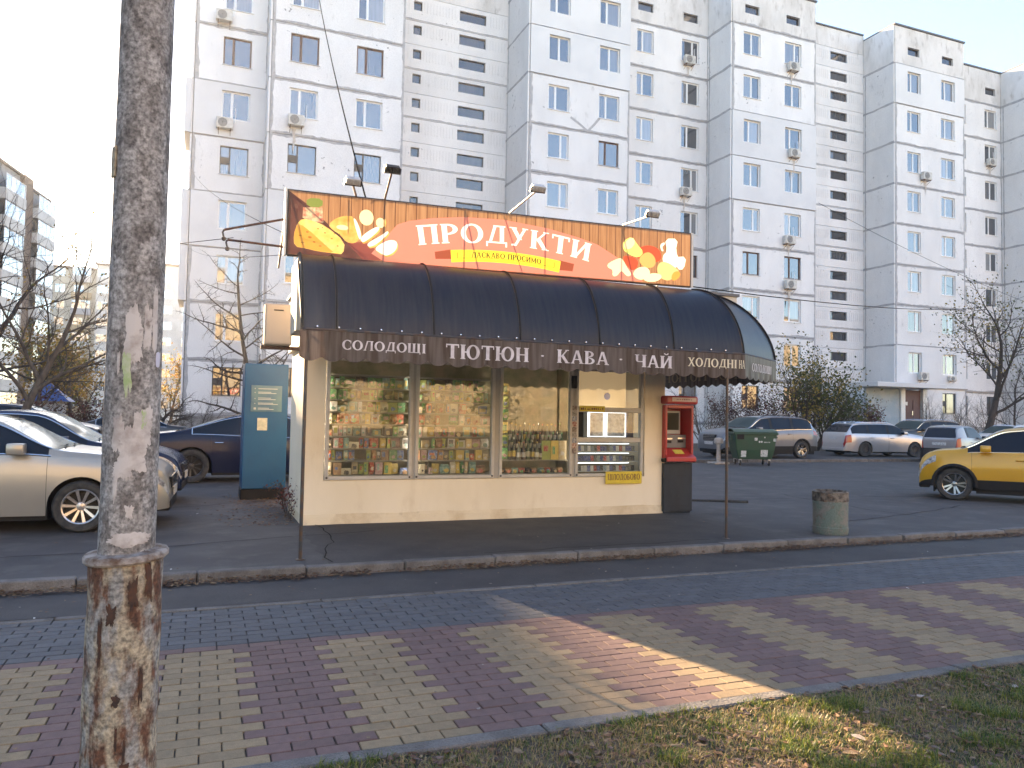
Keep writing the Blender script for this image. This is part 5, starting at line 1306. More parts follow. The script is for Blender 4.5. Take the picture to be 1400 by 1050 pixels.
# ================================================================ CARS
CARGLASS = glassy('car_glass', (.008,.012,.022), None, .0, .02, True, 1.33)
SCREEN = glassy('windscreen_glass', (.05,.075,.075), None, .0, .08, True, 1.13)
LENS = mat('headlight_lens', (.45,.46,.47), .12, c2=(.12,.12,.13), scale=14, coat=.6)
TAIL = mat('taillight', (.30,.012,.014), .2, coat=.5)
PLATE = mat('licence_plate', (.60,.61,.62), .4, c2=(.3,.31,.33), scale=38, lo=.5, hi=.56)
UNDER = mat('underbody', (.012,.012,.013), .9)
def paint(n, c, metal=.35, rough=.32, coat=.45, spec=.5): return mat(n, c, rough, metal=metal, coat=coat, spec=spec, c2=tuple(v*.93 for v in c), scale=1.5)
def pch(P):
    xs = [p[0] for p in P]; ys = [p[1] for p in P]; n = len(P)
    d = [(ys[i+1]-ys[i])/(xs[i+1]-xs[i]) for i in range(n-1)]
    m_ = [d[0]] + [0 if d[i-1]*d[i] <= 0 else 2*d[i-1]*d[i]/(d[i-1]+d[i]) for i in range(1, n-1)] + [d[-1]]
    def f(x):
        if x <= xs[0]: return ys[0]
        if x >= xs[-1]: return ys[-1]
        i = max(k for k in range(n-1) if xs[k] <= x); h = xs[i+1]-xs[i]; t = (x-xs[i])/h
        return ys[i]*(2*t**3-3*t*t+1)+h*m_[i]*(t**3-2*t*t+t)+ys[i+1]*(3*t*t-2*t**3)+h*m_[i+1]*(t**3-t*t)
    return f
WH = {}
def wheel_meshes(r, style, wd=.21):
    k = (r, style)
    if k in WH: return WH[k]
    b = MB(); rr = r*(.70 if style != 'steel' else .66); h = wd/2
    b.lathe([(rr-.01, -h*.82), (rr+.012, -h*.95), (rr+.03, -h), (r-.03, -h), (r-.008, -h*.82), (r, -h*.55), (r, h*.55), (r-.008, h*.82), (r-.03, h), (rr, h), (rr, -h*.82)], 36, axis='y')
    for q in (-.03, .0, .03): b.lathe([(r+.0005, q-.006), (r-.006, q), (r+.0005, q+.006)], 36, axis='y')
    ty = b.mesh('wheel', RUBBER, smooth=True, ang=40)
    alloy = {'ten': mat('alloy_silver', (.52,.50,.50), .3, metal=.85, c2=(.42,.40,.39), scale=14), 'dark': mat('alloy_dark', (.07,.07,.075), .3, metal=.8), 'two': mat('alloy_cut', (.26,.26,.27), .25, metal=.9), 'steel': mat('steel_wheel', (.03,.03,.032), .5)}[style]
    b = MB(); b.lathe([(rr-.002, -h*.80), (rr-.012, -h*.86), (rr-.026, -h*.80), (rr-.03, -h*.2), (rr-.03, h*.5)], 36, axis='y')
    b.lathe([(0, -h*.62), (.035, -h*.62), (.055, -h*.55), (.06, -h*.2)], 18, axis='y')
    def spoke(a, w0, w1, tw=0):
        ca, sa = math.cos(a), math.sin(a); vs = []
        for (q, ww, yy, th) in ((.045, w0, -h*.56, .03), (rr*.55, (w0+w1)/2, -h*.66, .022), (rr-.022, w1, -h*.78, .02)):
            tt = tw*(q/rr)
            for (s, dy) in ((-1, 0), (1, 0), (1, th), (-1, th)):
                X, Z = q, s*ww+tt; vs.append((X*ca-Z*sa, yy+dy, X*sa+Z*ca))
        b.add(vs, [(i*4+j, i*4+(j+1) % 4, i*4+4+(j+1) % 4, i*4+4+j) for i in range(2) for j in range(4)])
    if style == 'ten':
        for i in range(10): spoke(2*math.pi*i/10+.15, .013, .019)
    elif style == 'dark':
        for i in range(10):
            for tw in (-.012, .012): spoke(2*math.pi*i/10, .008, .008, tw)
    elif style == 'two':
        for i in range(5):
            for tw in (-.05, .05): spoke(2*math.pi*i/5+.3, .017, .020, tw)
    else:
        b.lathe([(.06, -h*.4), (rr*.6, -h*.55), (rr-.03, -h*.4)], 24, axis='y')
        for i in range(8): spoke(2*math.pi*i/8, .022, .010)
    for i in range(5):
        a = 2*math.pi*i/5+.3; b.lathe([(0, -h*.66), (.009, -h*.66), (.009, -h*.5)], 6, (.04*math.cos(a), 0, .04*math.sin(a)), 'y')
    rm = b.mesh('rim', alloy, smooth=True, ang=30)
    b = MB(); b.lathe([(0, h*.1), (rr-.02, h*.1)], 24, axis='y'); b.lathe([(.03, -.01), (rr*.72, -.01), (rr*.72, .012), (.03, .012)], 24, axis='y')
    dm = b.mesh('brake_disc', mat('brake_dark', (.02,.02,.02), .5, metal=.4))
    WH[k] = (ty, rm, dm); return WH[k]

def car(name, label, cat, loc, rz, S, PAINT, group=None):
    t = thing(name, label, cat, loc, RAD(rz), group)
    W, r, wb, sill = S['W'], S['r'], S['wb'], S.get('sill', .22)
    xr, xf = S['top'][0][0], S['top'][-1][0]
    zt_f, zs_f = pch(S['top']), pch(S['belt']); ra = r+S.get('arch', .05)
    wx = (-wb/2, wb/2)
    keys = set()
    n = 54
    for i in range(n+1): keys.add(round(lerp(xr, xf, .5-.5*math.cos(math.pi*i/n)*.35-.325*(1-2*i/n)), 4))
    for d in (0, .012, .03, .06, .1, .15, .22): keys.add(round(xr+d, 4)); keys.add(round(xf-d, 4))
    for w_ in wx:
        for k in range(-9, 10): keys.add(round(w_+ra*math.sin(k/9*math.pi/2), 4))
        keys.add(round(w_-ra-.004, 4)); keys.add(round(w_+ra+.004, 4))
    ks = ['rg0', 'rg1', 'ws1', 'ws0', 'sg0', 'sg1']
    for k in ks: keys.add(round(S[k], 4))
    for a, c in S['pillars']: keys.add(round(a, 4)); keys.add(round(c, 4))
    for a, c in S['doors']: keys.add(round(a, 4)); keys.add(round(c, 4))
    hl0 = S.get('hl0', xf-.42); tl1 = S.get('tl1', xr+.36); keys.add(round(hl0, 4)); keys.add(round(tl1, 4))
    xs = sorted(keys); xs = [x for i, x in enumerate(xs) if i == 0 or x-xs[i-1] > .0015]
    xm0 = (xr+xf)/2; Lh = (xf-xr)/2
    def hw(x):
        s = max(0, (abs(x-xm0)-(Lh-.75))/.75); e = max(0, (abs(x-xm0)-(Lh-.14))/.14)
        return W/2*(1-.13*s**2.4-.10*(1-math.sqrt(max(0, 1-e*e))))
    FR = (0, .26, .54, .80, 1.0)
    def section(x):
        zb = sill + (.05*max(0, (abs(x-xm0)-(Lh-.5))/.5))
        for w_ in wx:
            if abs(x-w_) <= ra+.0005: zb = max(zb, r+math.sqrt(max(0, ra*ra-(x-w_)**2)))
        zt = zt_f(x); zs = min(zs_f(x), zt-.018); zs = max(zs, zb+.03); zt = max(zt, zs+.018); h = zt-zs; H_ = hw(x)
        pts = []
        for j, f in enumerate(FR):
            z = max(zb+.002*j, sill+(zs-sill)*f)
            q = (z-sill)/max(.05, zs-sill)
            y = H_*(.955+.045*math.sin(min(1, q/.55)*math.pi/2) if q < .55 else 1-.045*((q-.55)/.45)**2.2)
            if j == 3: y += S.get('crease', .004)
            pts.append((y, z))
        yb = H_*.95; yr = max(.3*H_, yb-.30*h-.02)
        pts.append((lerp(yb, yr, .04), zs+min(.03, .15*h)))
        pts.append((lerp(yb, yr, .86), zs+.86*h)); pts.append((lerp(yb, yr, 1.0)-.045*min(1, h/.3), zs+.955*h))
        pts.append((yr*.52, zs+.99*h)); pts.append((0, zt)); return pts, h
    secs = [section(x) for x in xs]
    parts = {}
    def put(key, quad): parts.setdefault(key, MB()).add(quad, [(0,1,2,3)])
    groups = {}
    def classify(i, j, sgn):
        xm = (xs[i]+xs[i+1])/2
        if j <= 4 and xm < S.get('tail', -9) and not (j in S.get('tlj', (3,))): return ('tailgate', 0)
        if j == 1 and S.get('tail') and xm < xr+.6: return ('tailgate', 0)
        h = (secs[i][1]+secs[i+1][1])/2
        if j == 5 and S['sg0'] < xm < S['sg1'] and h > .13:
            for a, c in S['pillars']:
                if a < xm < c: return ('pillar_trim', 0)
            run = sum(1 for a, c in S['pillars'] if c <= xm); return ('side_window', (sgn, run))
        if j >= 7 and S['ws1'] < xm < S['ws0']: return ('windscreen', 0)
        if j >= 7 and S['rg0'] < xm < S['rg1']: return ('rear_window', 0)
        if j in S.get('hlj', (3,)) and xm > hl0: return ('headlight', sgn)
        if j in S.get('tlj', (3,)) and xm < tl1: return ('taillight', sgn)
        if j == 0 and S.get('clad'): return ('cladding', 0)
        if j <= 4:
            for k, (a, c) in enumerate(S['doors']):
                if a < xm < c: return ('door', (sgn, k))
        return ('body', 0)
    for sgn in (1, -1):
        for i in range(len(xs)-1):
            for j in range(9):
                key = classify(i, j, sgn); g_ = groups.setdefault(key, ({}, [], []))
                ids = []
                for (a, c) in ((i, j), (i+1, j), (i+1, j+1), (i, j+1)):
                    k = (a, c, sgn if c < 9 else 0)
                    if k not in g_[0]:
                        g_[0][k] = len(g_[1]); y, z = secs[a][0][c]; g_[1].append((xs[a], sgn*y, z))
                    ids.append(g_[0][k])
                g_[2].append(ids if sgn < 0 else ids[::-1])
    # bumpers close the two ends
    for (i, flip) in ((0, 0), (len(xs)-1, 1)):
        P = secs[i][0]; ring = [(xs[i], y, z) for y, z in P] + [(xs[i], -y, z) for y, z in reversed(P[:-1])]
        g_ = groups[('tailgate', 0) if i == 0 and 'tail' in S else ('body', 0)]; o = len(g_[1]); g_[1].extend(ring)
        for j in range(len(P)-1):
            q = [o+j, o+j+1, o+len(ring)-2-j, o+len(ring)-1-j] if j < len(P)-2 else [o+j, o+j+1, o+j+2]
            g_[2].append(q)
    MM = {'body': PAINT, 'door': PAINT, 'side_window': CARGLASS, 'windscreen': SCREEN, 'rear_window': S.get('rearglass', CARGLASS), 'headlight': LENS, 'taillight': TAIL, 'cladding': BLACKP, 'pillar_trim': BLACKP, 'tailgate': S.get('tailm')}
    door_objs = {}
    for key, (d, vs, fs) in groups.items():
        b = MB(); b.add(vs, fs)
        vs2 = vs
        if key[0] == 'door':     # shut lines: draw the door edge in a little
            xa, xb = min(v[0] for v in vs), max(v[0] for v in vs)
            b.v = [(min(max(v[0], xa+.005), xb-.005), v[1], v[2]) for v in vs]
        bmE = b.build(key[0], MM[key[0]], t, smooth=True, ang=32)
        if key[0] == 'door': door_objs[key[1]] = bmE
    # dark shell inside so that shut lines and arches read black
    b = MB(); hx = W/2-.10
    for (a, c) in ((xr+.25, -wb/2-ra), (-wb/2+ra, wb/2-ra), (wb/2+ra, xf-.3)): b.box(a, c, -hx, hx, .16, .62)
    b.box(xr+.3, xf-.35, -hx+.14, hx-.14, .2, .70)
    for sgn in (1, -1):
        for (a, c) in S['doors']:
            for xx in (a, c):
                if xx in (S['doors'][0][0], S['doors'][-1][1]) or True:
                    P, h = section(xx); b.add([(xx-.012, sgn*(y-.012), z) for y, z in P[:5]] + [(xx+.012, sgn*(y-.012), z) for y, z in P[:5]], [(k, k+1, 6+k, 5+k) for k in range(4)])
    b.build('underbody', UNDER, t)
    ty, rm, dm = wheel_meshes(r, S.get('rim', 'ten'), S.get('tw', .215))
    for sx in wx:
        for sgn in (1, -1):
            o = inst('wheel', ty, t, (sx, sgn*(W/2-.115), r), (0, rng.uniform(0, .5), 0 if sgn < 0 else math.pi))
            inst('rim', rm, o); inst('brake_disc', dm, o)
    if S.get('lip'):
        for sx in wx:
            for sgn in (1, -1):
                b = MB(); b.path([(sx+ra*math.cos(RAD(a)), sgn*(hw(sx+ra*math.cos(RAD(a)))*.985), r+ra*math.sin(RAD(a))) for a in range(-8, 189, 14)], [.045]*15, 6); b.build('arch_trim', BLACKP, t, smooth=True)
    def side_y(x, z):
        P, h = section(x)
        for a, c in zip(P, P[1:]):
            if a[1] <= z <= c[1] and c[1] > a[1]: return lerp(a[0], c[0], (z-a[1])/(c[1]-a[1]))
        return P[3][0]
    for k, (a, c) in enumerate(S['doors']):
        for sgn in (1, -1):
            z = zs_f((a+c)/2)-S.get('hz', .13); x = a+.16; d = door_objs.get((sgn, k))
            y = side_y(x, z); b = MB(); b.path([(x-.10, sgn*(y-.005), z), (x-.085, sgn*(y+.028), z+.003), (x+.085, sgn*(y+.028), z+.003), (x+.10, sgn*(y-.005), z)], [.012, .015, .015, .012], 6)
            b.build('handle', CHROME if S.get('chrome') else PAINT, d or t, smooth=True)
    for sgn in (1, -1):
        x = S['ws0']-S.get('mir', .42); z = zs_f(x)+.09; y = side_y(x, zs_f(x)-.02)
        b = MB(); b.box(x-.09, x+.10, sgn*y+min(sgn*.04, sgn*.22), sgn*y+max(sgn*.04, sgn*.22), z-.06, z+.075); b.box(x-.02, x+.07, sgn*y+min(-sgn*.04, sgn*.06), sgn*y+max(-sgn*.04, sgn*.06), z-.07, z-.03)
        mo = b.build('mirror', PAINT, t, bevel=.035, segs=2, smooth=True)
        b = MB(); b.box(x-.098, x-.092, sgn*y+min(sgn*.06, sgn*.205), sgn*y+max(sgn*.06, sgn*.205), z-.045, z+.055); b.build('mirror_glass', CARGLASS, mo)
    # window trim
    if S.get('trim'):
        for sgn in (1, -1):
            lo = []; hi = []
            for i, x in enumerate(xs):
                P, h = secs[i]
                if S['sg0']-.03 <= x <= S['sg1']+.03 and h > .10: lo.append((x, sgn*(P[5][0]+.006), P[5][1]-.005)); hi.append((x, sgn*(P[6][0]+.008), P[6][1]+.006))
            if len(lo) > 2: b = MB(); b.path(lo, .011, 5); b.path(hi, .011, 5); b.tube(lo[0], hi[0], .011, n=5); b.build('window_trim', CHROME, t, smooth=True)
    # front and rear furniture
    gz0, gz1, gw = S.get('grille', (.50, .68, .45))
    b = MB(); b.box(xf-.12, xf+.012, -gw, gw, gz0, gz1); gr = b.build('grille', BLACKP, t, bevel=.02)
    b = MB()
    for k in range(4): z = lerp(gz0, gz1, (k+.5)/4); b.box(xf+.012, xf+.02, -gw+.03, gw-.03, z-.006, z+.006)
    b.box(xf+.0, xf+.018, -gw-.012, gw+.012, gz1, gz1+.016)
    b.build('grille_bars', CHROME, gr)
    b = MB(); b.box(xf-.2, xf+.008, -.62, .62, .22, .36); b.build('air_intake', BLACKP, t, bevel=.02)
    b = MB(); b.box(xf+.021, xf+.033, -.26, .26, S.get('pz', .40), S.get('pz', .40)+.115); b.build('licence_plate', PLATE, t)
    rp = S.get('rpz', .80); rx = min(x for x in xs if zt_f(x) > rp+.06)
    b = MB(); b.box(rx-.025, rx+.03, -.26, .26, rp-.06, rp+.055); b.build('licence_plate', PLATE, t)
    b = MB(); b.box(xr-.008, xr+.25, -W*.40, W*.40, sill+.02, sill+.16); b.build('rear_bumper_trim', BLACKP if S.get('clad') or S.get('rb') else PAINT, t, bevel=.02)
    if S.get('rails'):
        for sgn in (1, -1):
            pp = []
            for x in [lerp(S['rg1']-.05, S['ws1']-.05, i/10) for i in range(11)]:
                P, h = section(x); pp.append((x, sgn*(P[7][0]-.02), P[7][1]+(.045 if 0 < len(pp) < 10 else .01)))
            b = MB(); b.path(pp, .015, 6); b.build('roof_rail', S.get('railm', CHROME), t, smooth=True)
    # wipers and aerial
    b = MB()
    for yy in (-.55, .05):
        b.path([(S['ws0']+.03, yy, zt_f(S['ws0']+.03)+.012), (S['ws0']-.03, yy+.30, zt_f(S['ws0']-.03)+.02), (S['ws0']-.05, yy+.58, zt_f(S['ws0']-.05)+.016)], .009, 5)
    b.build('wiper', BLACKP, t)
    b = MB(); x = S['rg1']+.18; z = zt_f(x)
    b.add([(x-.09,-.015,z-.01),(x+.07,-.015,z-.01),(x+.07,.015,z-.01),(x-.09,.015,z-.01),(x-.09,0,z+.055),(x-.03,0,z+.05)], [(0,1,2,3),(0,4,5,1),(1,5,2),(2,5,4,3),(3,4,0)]); b.build('aerial', S.get('fin', PAINT), t)
    return t

SEDAN = dict(W=1.83, r=.325, wb=2.76, rim='ten', top=[(-2.50,.56),(-2.48,.84),(-2.38,1.02),(-1.78,1.09),(-1.55,1.11),(-.70,1.41),(-.15,1.475),(.25,1.45),(1.12,1.035),(1.55,.985),(2.05,.87),(2.28,.76),(2.36,.64),(2.385,.50)],
  belt=[(-2.50,.52),(-2.42,.93),(-1.7,.99),(0,.965),(1.12,.945),(1.6,.92),(2.1,.79),(2.32,.62),(2.385,.46)], rg0=-1.55, rg1=-.66, ws1=.28, ws0=1.10, sg0=-1.18, sg1=1.0, pillars=[(-.12,.02)], doors=[(-1.05,-.06),(-.04,1.0)], hl0=1.93, tl1=-2.12, grille=(.50,.66,.44), trim=1)
FAST = dict(SEDAN, W=1.9, r=.365, wb=3.02, rim='dark', top=[(-2.60,.56),(-2.58,.86),(-2.48,1.02),(-2.0,1.09),(-1.85,1.11),(-.55,1.50),(.0,1.57),(.35,1.545),(1.25,1.08),(1.75,.97),(2.25,.86),(2.45,.74),(2.50,.62),(2.52,.50)],
  belt=[(-2.60,.52),(-2.52,.94),(-1.7,1.03),(0,.98),(1.25,.95),(1.8,.91),(2.25,.80),(2.46,.62),(2.52,.46)], rg0=-1.85, rg1=-.55, ws1=.4, ws0=1.22, sg0=-1.50, sg1=1.1, pillars=[(-.10,.04)], doors=[(-1.12,-.05),(-.03,1.05)], hl0=2.05, tl1=-2.2, chrome=1)
SUV = dict(W=1.88, r=.355, wb=2.79, sill=.27, rim='two', clad=1, lip=1, rails=1, top=[(-2.33,.62),(-2.31,1.0),(-2.24,1.12),(-2.15,1.20),(-1.78,1.58),(-1.3,1.655),(-.3,1.68),(.45,1.62),(1.22,1.17),(1.65,1.12),(2.10,1.03),(2.28,.93),(2.35,.78),(2.37,.58)],
  belt=[(-2.33,.6),(-2.24,1.05),(-1.8,1.13),(0,1.08),(1.2,1.04),(1.7,1.02),(2.1,.92),(2.3,.78),(2.37,.55)], rg0=-2.18, rg1=-1.80, ws1=.48, ws0=1.20, sg0=-1.95, sg1=1.12, pillars=[(-1.02,-.90),(.02,.14)], doors=[(-.94,.07),(.09,1.08)], hl0=1.92, tl1=-2.0, hlj=(3,), grille=(.66,.90,.40), trim=1, pz=.52, rpz=.95)
WAGON = dict(SEDAN, wb=2.58, r=.315, rim='steel', rails=1, W=1.78, top=[(-2.27,.58),(-2.25,.92),(-2.20,1.0),(-2.12,1.06),(-1.76,1.40),(-1.35,1.455),(-.3,1.475),(.25,1.44),(1.08,1.03),(1.5,.97),(2.0,.86),(2.2,.74),(2.27,.62),(2.29,.5)],
  belt=[(-2.27,.54),(-2.2,.92),(-1.7,.965),(0,.95),(1.1,.93),(1.55,.90),(2.05,.78),(2.22,.62),(2.29,.46)], rg0=-2.14, rg1=-1.78, ws1=.28, ws0=1.06, sg0=-1.95, sg1=.98, pillars=[(-1.16,-1.06),(-.14,-.03)], doors=[(-1.1,-.09),(-.07,.98)], hl0=1.9, tl1=-1.98, tlj=(3,2), rpz=.78, trim=0)
CITY = dict(SEDAN, wb=1.87, r=.30, W=1.60, rim='steel', top=[(-1.27,.60),(-1.255,.98),(-1.22,1.06),(-1.05,1.42),(-.75,1.52),(-.1,1.545),(.25,1.50),(.88,1.05),(1.05,.96),(1.2,.84),(1.29,.68),(1.31,.5)],
  belt=[(-1.27,.58),(-1.22,1.0),(-.9,1.04),(0,1.0),(.85,.95),(1.05,.88),(1.22,.74),(1.31,.48)], rg0=-1.23, rg1=-1.0, ws1=.28, ws0=.86, sg0=-.6, sg1=.78, pillars=[(-.52,-.45)], doors=[(-.42,.66)], hl0=1.0, tl1=-1.06, tlj=(3,2), rpz=.80, grille=(.5,.6,.3), trim=0, mir=.26, rb=1)
CROSS = dict(SUV, wb=2.58, W=1.76, r=.335, sill=.25, rails=0, top=[(-2.05,.60),(-2.03,.95),(-1.95,1.08),(-1.85,1.16),(-1.35,1.47),(-.8,1.53),(-.2,1.54),(.35,1.49),(1.18,1.06),(1.55,1.02),(1.78,.95),(1.89,.84),(1.93,.70),(1.94,.52)],
  belt=[(-2.05,.58),(-1.95,1.0),(-1.5,1.08),(0,1.0),(1.15,.97),(1.55,.94),(1.76,.84),(1.88,.70),(1.94,.5)], rg0=-1.88, rg1=-1.4, ws1=.4, ws0=1.15, sg0=-1.35, sg1=1.05, pillars=[(-.12,0.0)], doors=[(-.98,-.06),(-.04,.98)], hl0=1.62, tl1=-1.75, grille=(.60,.70,.45), pz=.42)

car('parked_car', 'champagne beige sedan with silver ten spoke wheels, nearest car at the left', 'car', (-2.74, 11.95, 0), -2, SEDAN, paint('champagne_paint', (.34,.325,.29), .45))
car('parked_car', 'dark navy car with a pale roof reflection parked just behind the beige sedan', 'car', (-2.65, 14.75, 0), -3, dict(SEDAN, rim='dark', top=[(x, z+(.05 if z > 1.2 else 0)) for x, z in SEDAN['top']]), paint('navy_paint', (.010,.016,.048), .0, .25, .25, .3))
car('parked_car', 'large black fastback sedan with dark multi spoke wheels, half hidden by the blue pillar', 'car', (1.30, 18.88, 0), 0, FAST, paint('black_blue_paint', (.007,.012,.036), .0, .25, .12, .22))
car('parked_car', 'dark blue car far back at the left, beside the low yard fence', 'car', (-5.3, 27.6, 0), -4, dict(SUV, rim='dark', clad=0, lip=0, rails=0), paint('dark_blue_paint', (.015,.02,.045), .3))
car('parked_car', 'dark car far back behind the black sedan, only its roof showing', 'car', (-2.2, 30.5, 0), 0, SEDAN, paint('charcoal_paint', (.02,.02,.024), .3))
car('parked_car', 'blue grey sport utility car with its nose to the left behind the green dumpster', 'car', (20.75, 25.1, .11), 180, dict(SUV, railm=STEEL), paint('grey_blue_paint', (.15,.165,.195), .4))
car('parked_car', 'silver estate car seen from behind its left corner, right of the small leafy tree', 'car', (27.9, 25.9, .11), -6, WAGON, paint('silver_paint', (.50,.49,.50), .6))
car('parked_car', 'tiny city car with a dark tailgate and silver sides between silver estate and yellow car', 'car', (28.3, 22.35, 0), 14, dict(CITY, rearglass=CARGLASS, tail=-1.02, tailm=paint('tailgate_grey', (.035,.037,.042), .2)), paint('city_silver_paint', (.33,.32,.33), .5))
car('parked_car', 'black car parked behind the tiny city car, close to the block entrance', 'car', (34.2, 29.0, .11), 178, dict(SUV, rim='dark'), paint('black_paint', (.010,.010,.012), .3))
car('parked_car', 'white estate car at the right edge, behind the yellow car', 'car', (40.6, 28.9, .11), 182, dict(WAGON, rim='two'), paint('white_paint', (.62,.62,.63), .1))
car('parked_car', 'bright yellow crossover with black wheel arches at the right edge', 'car', (15.88, 10.88, 0), 127, CROSS, paint('yellow_paint', (.56,.285,.010), .15))
# dark tailgate panel of the city car

# ================================================================ TREES
BARK = mat('bark', (.070,.052,.042), .95, c2=(.035,.027,.023), scale=9, stretch=(1,1,.35), bump=.8, bscale=30)
BARKL = mat('bark_light', (.11,.085,.065), .95, c2=(.055,.042,.034), scale=9, stretch=(1,1,.35), bump=.6, bscale=30)
LV = {'yellow': [banner('leaf_yellow', (.36,.24,.05), .45), banner('leaf_ochre', (.26,.15,.04), .45), banner('leaf_olive', (.12,.12,.03), .45)],
      'olive': [banner('leaf_dark_green', (.06,.075,.02), .35), banner('leaf_olive2', (.09,.10,.025), .4), banner('leaf_yellow2', (.30,.22,.05), .4)],
      'red': [banner('leaf_red', (.13,.035,.03), .35), banner('leaf_brown', (.10,.055,.03), .35), banner('leaf_dark_red', (.07,.02,.025), .35)]}
def perp(d, g):
    a = Vector((g.gauss(0,1), g.gauss(0,1), g.gauss(0,1))); a -= d*a.dot(d)
    return a.normalized() if a.length > 1e-5 else d.orthogonal().normalized()
class Tree:
    def __init__(self, seed): self.g = random.Random(seed); self.T = MB(); self.C = MB(); self.tips = []
    def grow(self, p, d, L, r, lev, S):
        g = self.g; n = S['seg'][min(lev, 3)]; pts = [p.copy()]; rr = [r]; step = L/n; q = p.copy(); dd = d.copy()
        tip = r*S.get('taper', .35)
        for i in range(n):
            dd = (dd + perp(dd, g)*S['wig'][min(lev, 3)] + Vector((0,0,1))*S['up'][min(lev, 3)]).normalized()
            q = q+dd*step; pts.append(q.copy()); rr.append(lerp(r, tip, (i+1)/n))
        b = self.T if lev < S.get('tl', 2) else self.C
        b.path(pts, rr, (9, 6, 4, 3)[min(lev, 3)], cap=False)
        if lev >= S['max']:
            for k in range(1, n+1): self.tips.append((pts[k], dd))
            return
        m_ = S['kids'][lev]; f0 = S['from'][min(lev, 2)]
        for k in range(m_):
            f = lerp(f0, 1, (k+g.random()*.9)/m_); i = min(n-1, int(f*n)); fr = f*n-i
            bp = pts[i].lerp(pts[i+1], fr); br = lerp(rr[i], rr[i+1], fr); bd = (pts[i+1]-pts[i]).normalized()
            ang = RAD(g.uniform(*S['ang'])); nd = (bd*math.cos(ang)+perp(bd, g)*math.sin(ang)).normalized()
            self.grow(bp, nd, L*g.uniform(*S['len'])*(1-.35*(f-f0)), br*g.uniform(.45, .7), lev+1, S)
        if lev < S['max']: self.grow(pts[-1], dd, L*S.get('cont', .5), rr[-1], lev+1, S)
    def leaves(self, count, size, mats, spread, name, t, wig=.8):
        g = self.g; b = MB()
        for k in range(count):
            p, d = g.choice(self.tips); c = p+Vector((g.gauss(0, spread), g.gauss(0, spread), g.gauss(0, spread)))
            a = Vector((g.gauss(0,1), g.gauss(0,1), g.gauss(0,1))).normalized(); u = a.orthogonal().normalized(); v = a.cross(u); s = size*g.uniform(.6, 1.3)
            w_ = (vn(c.x*1.3, c.y*1.3, c.z*1.3)+.5)
            mi = min(len(mats)-1, max(0, int(w_*len(mats)+g.uniform(-.5, .5))))
            b.add([c-u*s, c+v*s*.6, c+u*s, c-v*s*.6], [(0,1,2,3)], mi)
        o = b.build(name, mats, t, recalc=False); return o
def tree(seed, loc, label, cat, L, r, S, d=(0,0,1), leaf=None, bark=None, name='tree', group=None, crown='crown'):
    T = Tree(seed); t = thing(name, label, cat, loc, 0, group)
    stems = S.get('stems')
    if stems:
        for k in range(stems):
            a = 2*math.pi*k/stems+T.g.uniform(-.5,.5); q = T.g.uniform(*S.get('splay', (.2,.5)))
            T.grow(Vector((.12*math.cos(a), .12*math.sin(a), -.1)), Vector((math.cos(a)*q, math.sin(a)*q, 1)).normalized(), L*T.g.uniform(.75,1.1), r*T.g.uniform(.7,1.1), 0 if S['max'] > 2 else 1, S)
    else: T.grow(Vector((0,0,-.1)), Vector(d).normalized(), L, r, 0, S)
    B = bark or BARK
    if T.T.v: T.T.build('trunk', B, t, smooth=True, recalc=False, ang=80)
    if T.C.v: T.C.build('crown', B, t, recalc=False)
    if leaf: T.leaves(leaf[0], leaf[1], LV[leaf[2]], leaf[3], 'foliage', t)
    return t
BIG = dict(seg=(7,7,6,4), wig=(.10,.16,.22,.28), up=(.02,.05,.05,.03), kids=(7,7,6,0), **{'from': (.35,.2,.15)}, ang=(28,62), len=(.45,.68), max=3)
TWIG = dict(BIG, kids=(7,8,9,0), ang=(25,70), len=(.40,.62))
DROOP = dict(seg=(9,7,6,4), wig=(.06,.10,.16,.25), up=(.02,.03,-.05,-.06), kids=(17,8,6,0), **{'from': (.22,.15,.15)}, ang=(55,85), len=(.30,.42), max=3, tl=1, cont=.22)
SHRUB = dict(seg=(5,5,5,4), wig=(.14,.2,.25,.3), up=(.05,.06,.05,.02), kids=(4,6,6,0), **{'from': (.25,.2,.15)}, ang=(18,50), len=(.45,.7), max=3, tl=1, stems=6, splay=(.2,.6))
tree(3, (-5.0, 25.2, 0), 'bare brown tree leaning right at the left edge, thick forked limbs', 'tree', 4.4, .15, dict(BIG, kids=(6,7,8,0), ang=(22,58)), (.12,-.05,1), (260, .05, 'yellow', .12), BARKL)
tree(8, (-7.3, 25.8, 0), 'large bare tree mostly outside the left edge, one long limb reaching in', 'tree', 4.6, .19, dict(BIG, len=(.75,1.0), kids=(6,5,6,0), ang=(35,65)), (.35,-.05,1), None)
for i, (x, y, s, L, lab, lf) in enumerate((
   (-6.3, 36.0, 14, 3.2, 'thin tree with a few yellow leaves behind the blue roofed booth', (700, .07, 'yellow', .25)),
   (-5.8, 41.0, 15, 3.0, 'thin brown tree right of the blue roofed booth', (900, .07, 'yellow', .3)),
   (-5.6, 47.0, 17, 3.4, 'ochre leaved tree in front of the far cream block, by the utility pole', (1600, .09, 'yellow', .35)),
   (-8.2, 48.0, 18, 3.6, 'ochre leaved tree in front of the block at the left edge', (1800, .09, 'yellow', .35)),
   (-8.3, 55.0, 19, 3.8, 'tall thin tree between the two far blocks on the left', (1700, .10, 'yellow', .4)),
   (-2.2, 58.0, 20, 3.4, 'far brown tree just right of the utility pole', (900, .09, 'yellow', .3)))):
    tree(s, (x, y, 0), lab, 'tree', L, .12, BIG, (rng.uniform(-.1,.1), 0, 1), lf, BARKL)
